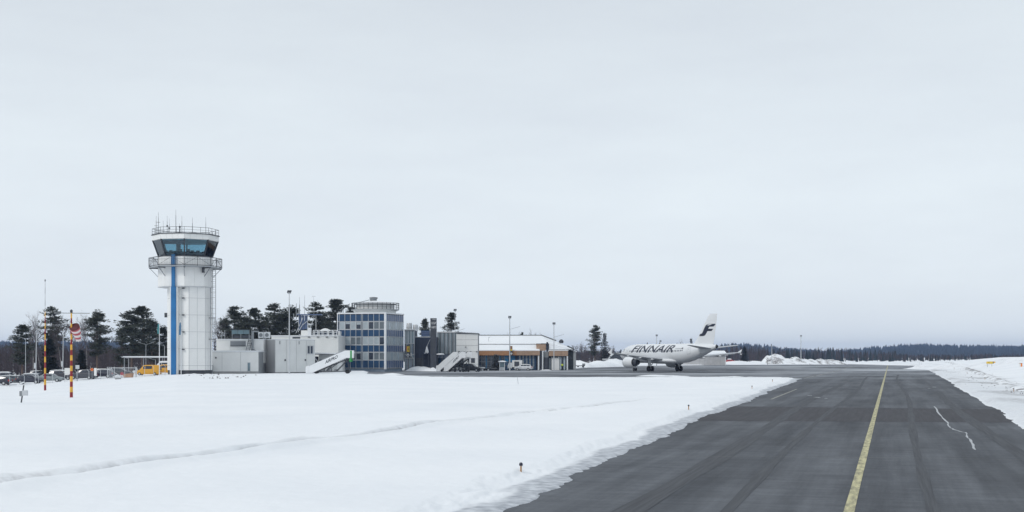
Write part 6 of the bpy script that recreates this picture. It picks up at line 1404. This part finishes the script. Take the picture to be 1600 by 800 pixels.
# ------------------------------------------------------------------ masts and poles
def light_mast(label, px, D, top, heads=2, arm=0.0, r0=.13, group='apron lamp masts', zb=0.0):
    x = gx(px, D); t = thing('lamp_mast', label, 'lamp mast', (x, D, zb), 0, group); zt_ = CH + (HOR - top) / F * D - zb
    MB().tube((0, 0, -.3), (0, 0, zt_ - .5), r0, r0 * .5, 10).build('pole', M['light_metal'], t, 40)
    MB().bar((-.28, 0, zt_ - .5), (.28, 0, zt_ - .5), .08).build('crossbar', M['grey_metal'], t)
    for k in range(heads): dx = -.18 + .36 * k; MB().add([(dx - .15, -.35, zt_ - .42), (dx + .15, -.35, zt_ - .42), (dx + .19, .2, zt_ - .1), (dx - .12, .2, zt_ - .1), (dx - .15, -.3, zt_ - .24), (dx + .15, -.3, zt_ - .24), (dx + .19, .15, zt_ + .06), (dx - .12, .15, zt_ + .06)], [(0,3,2,1),(4,5,6,7),(0,1,5,4),(1,2,6,5),(2,3,7,6),(3,0,4,7)]).build('floodlight', M['dark_metal'], t)
    if arm: MB().bar((0, 0, arm), (2.3, 0, arm + .65), .06).build('side_arm', M['grey_metal'], t)
    return t
light_mast('tall lamp mast before the brick-ended white block', 452, 214, 454, arm=0)
light_mast('lamp mast behind the glazed hall beside the pine', 711, 296, 483, arm=9.0, r0=.11)
light_mast('tall lamp mast before the terminal fascia', 796.5, 288, 494, arm=9.3, r0=.16)
light_mast('lamp mast at the right wing of the terminal', 865.5, 292, 504, arm=7.6, r0=.13)
light_mast('thin mast with twin heads above the airliner roof', 1026, 430, 523, r0=.16)
light_mast('shorter distant mast above the airliner roof', 1032, 470, 532, r0=.14)
light_mast('slim lamp mast rising from the long snow heap', 1251.5, 519, 524, r0=.2)
light_mast('short lamp mast at the left end of the long snow heap', 1206, 505, 538, 1, r0=.2)
for px, D, top, lab in ((40, 248, 529, 'curved street lamp at the far left behind the cars'), (190 + 11, 262, 560, 'small street lamp left under the carport roof line'), (243, 262, 562, 'small street lamp right under the carport roof line'), (228, 270, 538, 'double-armed street lamp behind the yellow van'), (257, 266, 540, 'curved street lamp close left of the tower')):
    x = gx(px, D); zb_ = tz(x, D); t = thing('street_lamp', lab, 'street lamp', (x, D, zb_), 0, 'street lamps by the car park'); zt_ = CH + (HOR - top) / F * D - zb_
    MB().tube((0, 0, -.2), (0, 0, zt_), .06, .04, 7).build('pole', M['light_metal'], t)
    for sg in ((-1, 1) if px == 228 else (-1,)): MB().bar((0, 0, zt_ - .05), (sg * 1.4, 0, zt_ + .35), .06).box(sg * 1.4 - .25, sg * 1.4 + .25, -.1, .1, zt_ + .32, zt_ + .42).build('lamp_arm', M['grey_metal'], t)
for px, D, top, lab, rr0 in ((56, 226, 520, 'grey wooden pole left of the tall striped mast', .10), (98, 232, 514, 'pale leaning pole left of the windsock pole', .09)):
    x = gx(px, D); zb_ = tz(x, D); t = thing('utility_pole', lab, 'pole', (x, D, zb_), 0, 'utility poles'); zt_ = CH + (HOR - top) / F * D - zb_
    MB().tube((0, 0, -.2), (0.1, 0, zt_), rr0, rr0 * .6, 8).build('pole', M['light_metal'], t, 40); B('box', M['light_metal'], t, -.25, .1, -.2, -.1, 2.6, 3.6)
def stand(px, ybase, D0=60.0, D1=215.0):       # where the view through a pixel meets the snow
    Ds_ = np.linspace(D0, D1, 320); xs_ = gx(px, Ds_); z_ = snow_height(xs_, Ds_)[0]; y_ = HOR + (CH - z_) * F / Ds_; i = int(np.argmin(np.abs(y_ - ybase)))
    return float(xs_[i]), float(Ds_[i]), float(z_[i])
# striped mast and windsock
def striped(name, label, cat, px, ybase, top, zoff, bands, r0, r1):
    x0_, D = None, None; D = 0
    x, D, zb_ = stand(px, ybase)
    t = thing(name, label, cat, (x, D, zb_), 0); zt_ = CH + (HOR - top) / F * D - zb_
    n_ = bands
    for k in range(n_):
        a, b = k / n_, (k + 1) / n_; rr_ = r0 + (r1 - r0) * a
        MB().tube((0, 0, a * zt_ - (.4 if k == 0 else 0)), (0, 0, b * zt_), rr_, r0 + (r1 - r0) * b, 10).build('band', M['pole_red' if k % 2 == 0 else 'pole_yellow'], t, 40)
    return t, zt_, D
t, zt_, D = striped('striped_mast', 'tall thin red and yellow striped mast with grey top', 'mast', 70.5, 610, 487, -1.7, 14, .15, .045)
ztop = CH + (HOR - 440) / F * D - t.location.z
for k in range(5): a = zt_ + (ztop - zt_) * k / 5; MB().tube((0, 0, a), (0, 0, zt_ + (ztop - zt_) * (k + 1) / 5), .04, .035, 8).build('top_band', M['grey_metal' if k % 2 else 'light_metal'], t)
MB().lathe([(.02, 0), (.07, .05), (.07, .25), (.02, .3)], 8, (0, 0, ztop)).build('top_lamp', M['dark_metal'], t)
t, zt_, D = striped('windsock_pole', 'red and yellow striped windsock pole with crossbar', 'windsock pole', 111.5, 621, 489, -1.4, 16, .12, .055)
def zpw(py): return CH + (HOR - py) / F * D - t.location.z
MB().bar((-1.3, 0, zpw(489)), (1.4, 0, zpw(489.6)), .06).build('crossbar', M['grey_metal'], t); MB().lathe([(.03, 0), (.1, .05), (.1, .2), (.02, .27)], 10, (0, 0, zt_)).build('lamp', M['dark_metal'], t)
ws = thing('windsock', 'limp red and white striped windsock hanging at its pole', 'windsock', (t.location.x + .25, t.location.y - .05, t.location.z + zpw(511)), 0)
ws.scale = (.74, .74, .74)
axis_ = [(0, 0, .50), (.08, -.2, .49), (.17, -.44, .44), (.26, -.70, .39), (.33, -.96, .34), (.38, -1.2, .28), (.41, -1.42, .22)]
for k in range(6):
    (xa, za_, ra), (xb2, zb3, rb2) = axis_[k], axis_[k + 1]
    def rng(x, z, r_, tilt): return [(x + r_ * math.cos(q), r_ * .75 * math.sin(q), z + r_ * math.sin(q) * tilt) for q in [2 * math.pi * i / 20 for i in range(20)]]
    MB().loft([rng(xa, za_, ra, .75 - k * .08), rng(xb2, zb3, rb2, .75 - (k + 1) * .08)], False).build('stripe', M['sock_red' if k % 2 == 0 else 'sock_white'], ws, 60)
MB().add(rng(0, -.03, .48, .75), [tuple(range(20))]).build('throat', M['sock_dark'], ws)
MB().loft([rng(0, .02, .52, .75), rng(0, -.02, .52, .75), rng(0, -.02, .47, .75), rng(0, .02, .47, .75)], False).build('hoop', M['sock_dark'], ws)
# box on leaning post
x, D, zb_ = stand(36, 629)
t = thing('box_post', 'grey junction box on a short leaning post in the snow', 'post', (x, D, zb_), 0); s_ = D / F
MB().tube((-.15, 0, -.2), (.05, 0, 27 * s_), .05, .045, 8).build('post', M['dark_metal'], t); B('box', M['light_metal'], t, 0.0, .34, -.2, .0, 11 * s_, 19 * s_); B('box', M['grey_panel'], t, -.18, -.01, -.18, .0, 10 * s_, 18 * s_)
MB().bar((-.34, -.1, 27.2 * s_), (0.1, -.1, 32 * s_), .22, .06).build('white_cap', M['white_paint'], t)
# fence along the car park
fe_ = thing('car_park_fence', 'wire fence with bent-topped steel posts before the parked cars', 'fence', (gx(80, 203), 203, 0), 0); fx0 = gx(80, 203)
pp = [(15, 202), (38, 203), (55, 203), (60, 203.5), (82, 204), (101, 204.5), (120, 205), (139, 206), (157, 207), (176, 208), (195, 208.5), (213, 209), (226, 209.5), (240, 210), (258, 210.5)]
tops = []
for px, D in pp:
    x = gx(px, D); z0 = tz(x, D); h_ = 1.75; p = Vector((x - fx0, D - 203, z0)); tops.append(p)
    MB().tube(p - Vector((0, 0, .3)), p + Vector((0, 0, h_)), .035, n=6).tube(p + Vector((0, 0, h_)), p + Vector((-.3, -.1, h_ + .35)), .03, n=6).build('post', M['light_metal'], fe_)
mb = MB()
for a, b in zip(tops[:-1], tops[1:]):
    for k in range(7): mb.bar(a + Vector((0, 0, .2 + k * .25)), b + Vector((0, 0, .2 + k * .25)), .012)
mb.build('wire', M['grey_metal'], fe_)
ga = thing('mesh_gate', 'galvanised mesh gate with heavy posts left of the yellow van', 'gate', (gx(168, 209), 209, tz(gx(190, 209), 209)), 0); f6 = Fr(168, 209, 0.0)
for p in (168, 170.5, 173.5, 178.5, 212, 213.6): MB().tube((f6.sx(p), 0, -.2), (f6.sx(p), 0, 2.1), .06, n=8).build('gate_post', M['light_metal'], ga)
mb = MB().bar((f6.sx(173.5), 0, 1.95), (f6.sx(212), 0, 1.95), .1).bar((f6.sx(173.5), 0, .35), (f6.sx(212), 0, .35), .07)
for k in range(26): xx = f6.sx(179 + k * 1.28); mb.bar((xx, 0, .35), (xx, 0, 1.95), .012)
mb.bar((f6.sx(178.5), 0, 1.2), (f6.sx(190), 0, .5), .1).build('gate_frame', M['light_metal'], ga)
# car park signs and odds
def sign_on_post(label, px, D, ytop, ybot, w, mat, zgr=None, shape='box', cat='sign', group=None):
    x = gx(px, D); z0 = tz(x, D) if zgr is None else zgr; t = thing('road_sign', label, cat, (x, D, z0), 0, group); za_, zb_ = CH + (HOR - ybot) / F * D - z0, CH + (HOR - ytop) / F * D - z0
    MB().tube((0, .04, -.2), (0, .04, zb_), .04, n=6).build('post', M['grey_metal'], t); ww = w / F * D / 2
    if shape == 'box': B('board', M[mat], t, -ww, ww, -.03, .0, za_, zb_)
    else: MB().lathe([(.02, -.03), (ww, -.03), (ww, .01), (.02, .01)], 18, (0, 0, (za_ + zb_) / 2), 'y').build('disc', M[mat], t)
    return t
sign_on_post('white blank board behind the windsock pole', 105, 224, 575, 586, 8.5, 'white_panel')
sign_on_post('grey square sign on a post right of the windsock pole', 121, 206, 570.5, 576.5, 6, 'light_metal')
sg_ = sign_on_post('round orange sign with red centre right of the windsock', 143.8, 212, 574, 581, 4.6, 'orange_paint', shape='disc'); MB().lathe([(.02, -.035), (.13, -.035), (.13, -.031)], 12, (0, 0, CH + (HOR - 577.5) / F * 212 - sg_.location.z), 'y').build('red_centre', M['sign_red'], sg_)
sign_on_post('white board beside the orange round sign', 149, 216, 575, 587, 4, 'white_panel'); sign_on_post('long white snow-covered board behind the mesh gate', 159, 232, 576, 584, 15, 'white_panel')
sign_on_post('red no-entry disc on the mesh gate', 190.5, 208.5, 580.5, 587, 5.2, 'sock_red', shape='disc')
ex = thing('orange_skip', 'rust-orange bucket standing behind the mesh gate', 'bucket', (gx(201, 212), 212, tz(gx(201, 212), 212)), 0)
MB().add([(-.55, -.5, 0), (.55, -.5, 0), (.55, .5, 0), (-.55, .5, 0), (-.8, -.6, .75), (.7, -.6, .95), (.7, .6, .95), (-.8, .6, .75)], [(0,3,2,1),(0,1,5,4),(1,2,6,5),(2,3,7,6),(3,0,4,7)]).build('shell', M['wood_cladding'], ex); MB().bar((-.8, -.62, .75), (.7, -.62, .95), .08).build('rim', M['wood_cladding'], ex)
cb = thing('cable_box', 'grey concrete block in the snow below the mesh gate', 'block', (gx(184.5, 201), 201, tz(gx(184.5, 201), 201)), 0); MB().prism([(-.38, -.3), (.38, -.3), (.36, .3), (-.36, .3)], -.3, .42).build('body', M['concrete'], cb); B('lid', M['grey_panel'], cb, -.4, .4, -.33, .33, .42, .47)
cpz = tz(gx(225, 262), 262)
ca = thing('carport', 'long thin flat carport roof on posts left of the tower', 'carport', (gx(190, 262), 262, cpz), 0); f8 = Fr(190, 262, 0.0)
B('roof', M['light_metal'], ca, 0, f8.sx(268), 0, 5, f8.z(559) - cpz, f8.z(557.6) - cpz); B('roof_snow', M['snow'], ca, .02, f8.sx(268) - .02, .02, 5, f8.z(557.6) - cpz, f8.z(556.6) - cpz)
for p in (192, 222, 252): MB().bar((f8.sx(p), 1, 0), (f8.sx(p), 1, f8.z(559) - cpz), .14).build('post', M['grey_metal'], ca)

# ------------------------------------------------------------------ beyond the apron
fh = Fr(1134, 470, 0.0)
sh = thing('white_shed', 'long pale shed with snowy gable roof behind the airliner', 'shed', fh.loc(), 0)
xa = fh.sx(1060)
for k in range(9): B('wall_panel', M['grey_brick'], sh, xa + k * (-xa) / 9 + .02, xa + (k + 1) * (-xa) / 9 - .02, 0, .1, -.2, fh.z(554.5))
B('core', M['grey_panel'], sh, xa, 0, .1, 14, -.2, fh.z(554.5)); B('corner', M['white_paint'], sh, -.25, .05, -.05, .2, -.2, fh.z(554.4))
MB().add([(xa - .5, -.6, fh.z(555)), (.7, -.6, fh.z(555)), (.7, 7, fh.z(549)), (xa - .5, 7, fh.z(549)), (.7, 14.6, fh.z(555)), (xa - .5, 14.6, fh.z(555)), (xa - .5, -.6, fh.z(554)), (.7, -.6, fh.z(554)), (.7, 7, fh.z(547.8)), (xa - .5, 7, fh.z(547.8)), (.7, 14.6, fh.z(554)), (xa - .5, 14.6, fh.z(554))],
         [(6, 7, 8, 9), (9, 8, 10, 11), (0, 1, 7, 6), (1, 2, 8, 7), (2, 4, 10, 8), (0, 6, 9, 3), (3, 9, 11, 5), (0, 3, 2, 1), (3, 5, 4, 2)]).build('roof', M['snow'], sh)
MB().add([(.02, .1, fh.z(554.5)), (.02, 14, fh.z(554.5)), (.02, 7, fh.z(549.3))], [(0, 1, 2)]).build('gable', M['grey_panel'], sh)
do = thing('tarpaulin_hall', 'low grey domed tarpaulin shelter left of the airliner nose', 'shelter', (gx(966, 430), 430, 0), 0)
MB().loft([[(r_ * math.cos(q), y, .1 + h_ * math.sin(q)) for q in [math.pi * i / 16 for i in range(17)]] for y, r_, h_ in ((0, 3.6, 4.1), (8, 3.6, 4.1))]).build('cover', M['tarp_grey'], do, 40)
MB().add([(3.5 * math.cos(q), -.02, .1 + 3.98 * math.sin(q)) for q in [math.pi * i / 16 for i in range(17)]], [tuple(range(16, -1, -1))]).build('end_wall', M['charcoal_panel'], do)
mb = MB(); pts_ = [(3.45 * math.cos(math.pi * i / 16), .0, .2 + 4.15 * math.sin(math.pi * i / 16)) for i in range(3, 14)]; rg = [[(x, 0.5, z - .03), (x, 7.5, z - .03), (x, 7.5, z + .12), (x, .5, z + .12)] for x, y, z in pts_]; mb.loft(rg).build('roof_snow', M['snow'], do, 60)
co = thing('grey_container', 'grey container with snow on top beside the tarpaulin shelter', 'container', (gx(943, 415), 415, 0), 0); f7 = Fr(943, 415, 0.0)
B('body', M['tarp_grey'], co, 0, f7.sx(955), 0, 5, .1, f7.z(561.5)); B('roof_snow', M['snow'], co, -.1, f7.sx(955) + .1, -.1, 5.1, f7.z(561.5), f7.z(560.8))
for k in range(7): B('rib', M['grey_panel'], co, f7.sx(943.6 + k * 1.7), f7.sx(944.2 + k * 1.7), -.06, .0, .2, f7.z(562))
lc = thing('low_trailer', 'dark flat trailer with a box before the snow bank', 'trailer', (gx(900, 362), 362, 0), 0); f5 = Fr(900, 362, 0.0)
B('bed', M['dark_metal'], lc, 0, f5.sx(914), 0, 1.5, .45, .7); B('box', M['grey_panel'], lc, f5.sx(910), f5.sx(914.4), -.05, 1.4, .7, f5.z(568)); B('side_rail', M['light_metal'], lc, .2, f5.sx(909), -.04, .0, .5, .6)
for x in (.6, 2.0): MB().lathe([(.02, -.1), (.24, -.1), (.27, 0), (.24, .1), (.02, .1)], 12, (x, .1, .27), 'y').build('wheel', M['black_rubber'], lc)

# ------------------------------------------------------------------ taxiway lights and signs
def zsn(x, y): return float(snow_height(np.array([x]), np.array([y]))[0][0])
for px, py, zg_, lab in ((814, 734, .28, 'nearest black-capped edge light on a tan stem in the snow'), (1076, 640, .28, 'second black-capped edge light along the left snow edge'), (1175, 607, .28, 'third edge light along the left snow edge'), (1207, 596.5, .3, 'fourth small edge light near the snow point'),
                    (1584, 612, .45, 'edge light in the right snow nearest the picture edge'), (1539, 593, .4, 'edge light right of the dirty snow ridge, middle one'), (1511, 583.5, .35, 'farther edge light in the right snow'), (1491, 576.5, .3, 'farthest small edge light in the right snow')):
    x, D, z0 = stand(px, py, 25, 330); t = thing('edge_light', lab, 'edge light', (x, D, z0), 0, 'taxiway edge lights'); k = 1.0 if D < 60 else 1.25
    MB().tube((0, 0, -.1), (0, 0, .17 * k), .022 * k, .022 * k, 10).build('stem', M['lamp_stem'], t, 40); MB().lathe([(.03, .155), (.05, .16), (.05, .20), (.035, .235), (.005, .245)], 14, (0, 0, .155 * (k - 1))).build('cap', M['ink_blue'], t, 40)
x, D = gx(1547.5, 262), 262; z0 = zsn(x, D)
t = thing('taxiway_sign', 'low yellow taxiway sign in the snow on the right', 'sign', (x, D, z0), 0); zc_ = CH + (HOR - 566.8) / F * D - z0
B('board', M['sign_yellow'], t, -.8, .5, -.08, .08, zc_ - .2, zc_ + .25); B('end_cap', M['dark_metal'], t, .5, .62, -.1, .1, zc_ - .2, zc_ + .25); B('side_board', M['pole_yellow'], t, .7, .98, -.06, .06, zc_ - .05, zc_ + .25)
text_part('lettering', 'A', 1, M['ink_blue'], t, (-.45, -.084, zc_ - .1), (1, 0, 0), (0, 0, 1), .24, .28)
for xx in (-.6, .3): MB().tube((xx, 0, -.2), (xx, 0, zc_ - .2), .04, n=6).build('leg', M['grey_metal'], t)
x, D = gx(1594.5, 222), 222; z0 = zsn(x, D)
t = thing('orange_marker', 'orange and white box marker standing in the right snow', 'marker', (x, D, z0), 0); za_, zb_ = CH + (HOR - 574.5) / F * D - z0, CH + (HOR - 567.8) / F * D - z0
B('orange_face', M['orange_paint'], t, 0.0, .28, -.1, .1, za_, zb_); B('white_face', M['white_panel'], t, -.24, -.001, -.1, .1, za_, zb_ - .05); B('top', M['wood_cladding'], t, -.26, .3, -.12, .12, zb_, zb_ + .06); B('foot', M['dark_metal'], t, -.1, .1, -.05, .05, -.3, za_)
x, D = gp(1437, 566.5, 0), 0
t = thing('distant_marker', 'pair of tiny white markers at the far end of the taxiway', 'marker', (gx(1438, 480), 480, 0), 0)
for dx in (-.4, .35): B('panel', M['white_paint'], t, dx, dx + .3, -.05, .05, .4, 1.5); MB().tube((dx + .15, 0, -.3), (dx + .15, 0, .4), .04, n=6).build('leg', M['grey_metal'], t)
x, D = gp(809.5, 599, .3)
t = thing('snow_stake', 'thin grey stake in the snow below the terminal', 'stake', (x, D, zsn(x, D)), 0); MB().tube((0.05, 0, -.2), (-.12, 0, .95), .022, .016, 6).build('stick', M['grey_metal'], t)

# ------------------------------------------------------------------ person in hi-vis on the apron
def person(label, loc, rz, h=1.78):
    t = thing('person', label, 'person', loc, rz); s_ = h / 1.78
    V = [(0, 0, .95), (0, 0, 1.12), (0, .01, 1.32), (0, 0, 1.45), (0, .0, 1.53), (0, -.02, 1.62), (0, -.01, 1.73),
         (.1, 0, .92), (.12, -.05, .5), (.11, .04, .09), (.11, -.12, .04), (-.1, 0, .92), (-.13, .06, .5), (-.14, .16, .10), (-.14, .02, .04),
         (.19, 0, 1.42), (.26, .02, 1.14), (.25, -.1, .92), (.25, -.14, .84), (-.19, 0, 1.42), (-.27, .02, 1.14), (-.26, -.08, .92), (-.26, -.12, .84)]
    E_ = [(0, 1), (1, 2), (2, 3), (3, 4), (4, 5), (5, 6), (0, 7), (7, 8), (8, 9), (9, 10), (0, 11), (11, 12), (12, 13), (13, 14), (3, 15), (15, 16), (16, 17), (17, 18), (3, 19), (19, 20), (20, 21), (21, 22)]
    Rr = [.16, .165, .19, .13, .06, .095, .07, .11, .08, .06, .05, .11, .08, .06, .05, .085, .06, .048, .04, .085, .06, .048, .04]
    def grow(name, vs, es, rs, mat, root=0):
        me = bpy.data.meshes.new(name); me.from_pydata([tuple(c * s_ for c in v) for v in vs], es, []); o = link(name, me, t); me.materials.append(mat)
        o.modifiers.new('skin', 'SKIN'); o.modifiers.new('sub', 'SUBSURF').levels = 1
        for i, r_ in enumerate(rs): me.skin_vertices[0].data[i].radius = (r_ * s_, r_ * s_); me.skin_vertices[0].data[i].use_root = (i == root)
        return o
    grow('body', V, E_, Rr, M['trouser_dark'])
    ji = [0, 1, 2, 3, 15, 16, 19, 20]; jm = {v: i for i, v in enumerate(ji)}
    grow('jacket', [V[i] for i in ji], [(jm[a], jm[b]) for a, b in E_ if a in jm and b in jm], [Rr[i] * 1.13 for i in ji], M['hivis'])
    MB().lathe([(.02, 0), (.06, .01), (.085, .08), (.09, .13), (.05, .17)], 12, (0, -.02, 1.535)).build('face', M['skin'], t, 60)
    MB().lathe([(.115, 0), (.115, .05), (.08, .13), (.02, .16)], 12, (0, -.01, 1.66)).build('cap', M['trouser_dark'], t, 60)
    return t
person('person in yellow hi-vis jacket and dark trousers walking by the terminal', (gx(878.5, 291), 291, 0), R_(40))
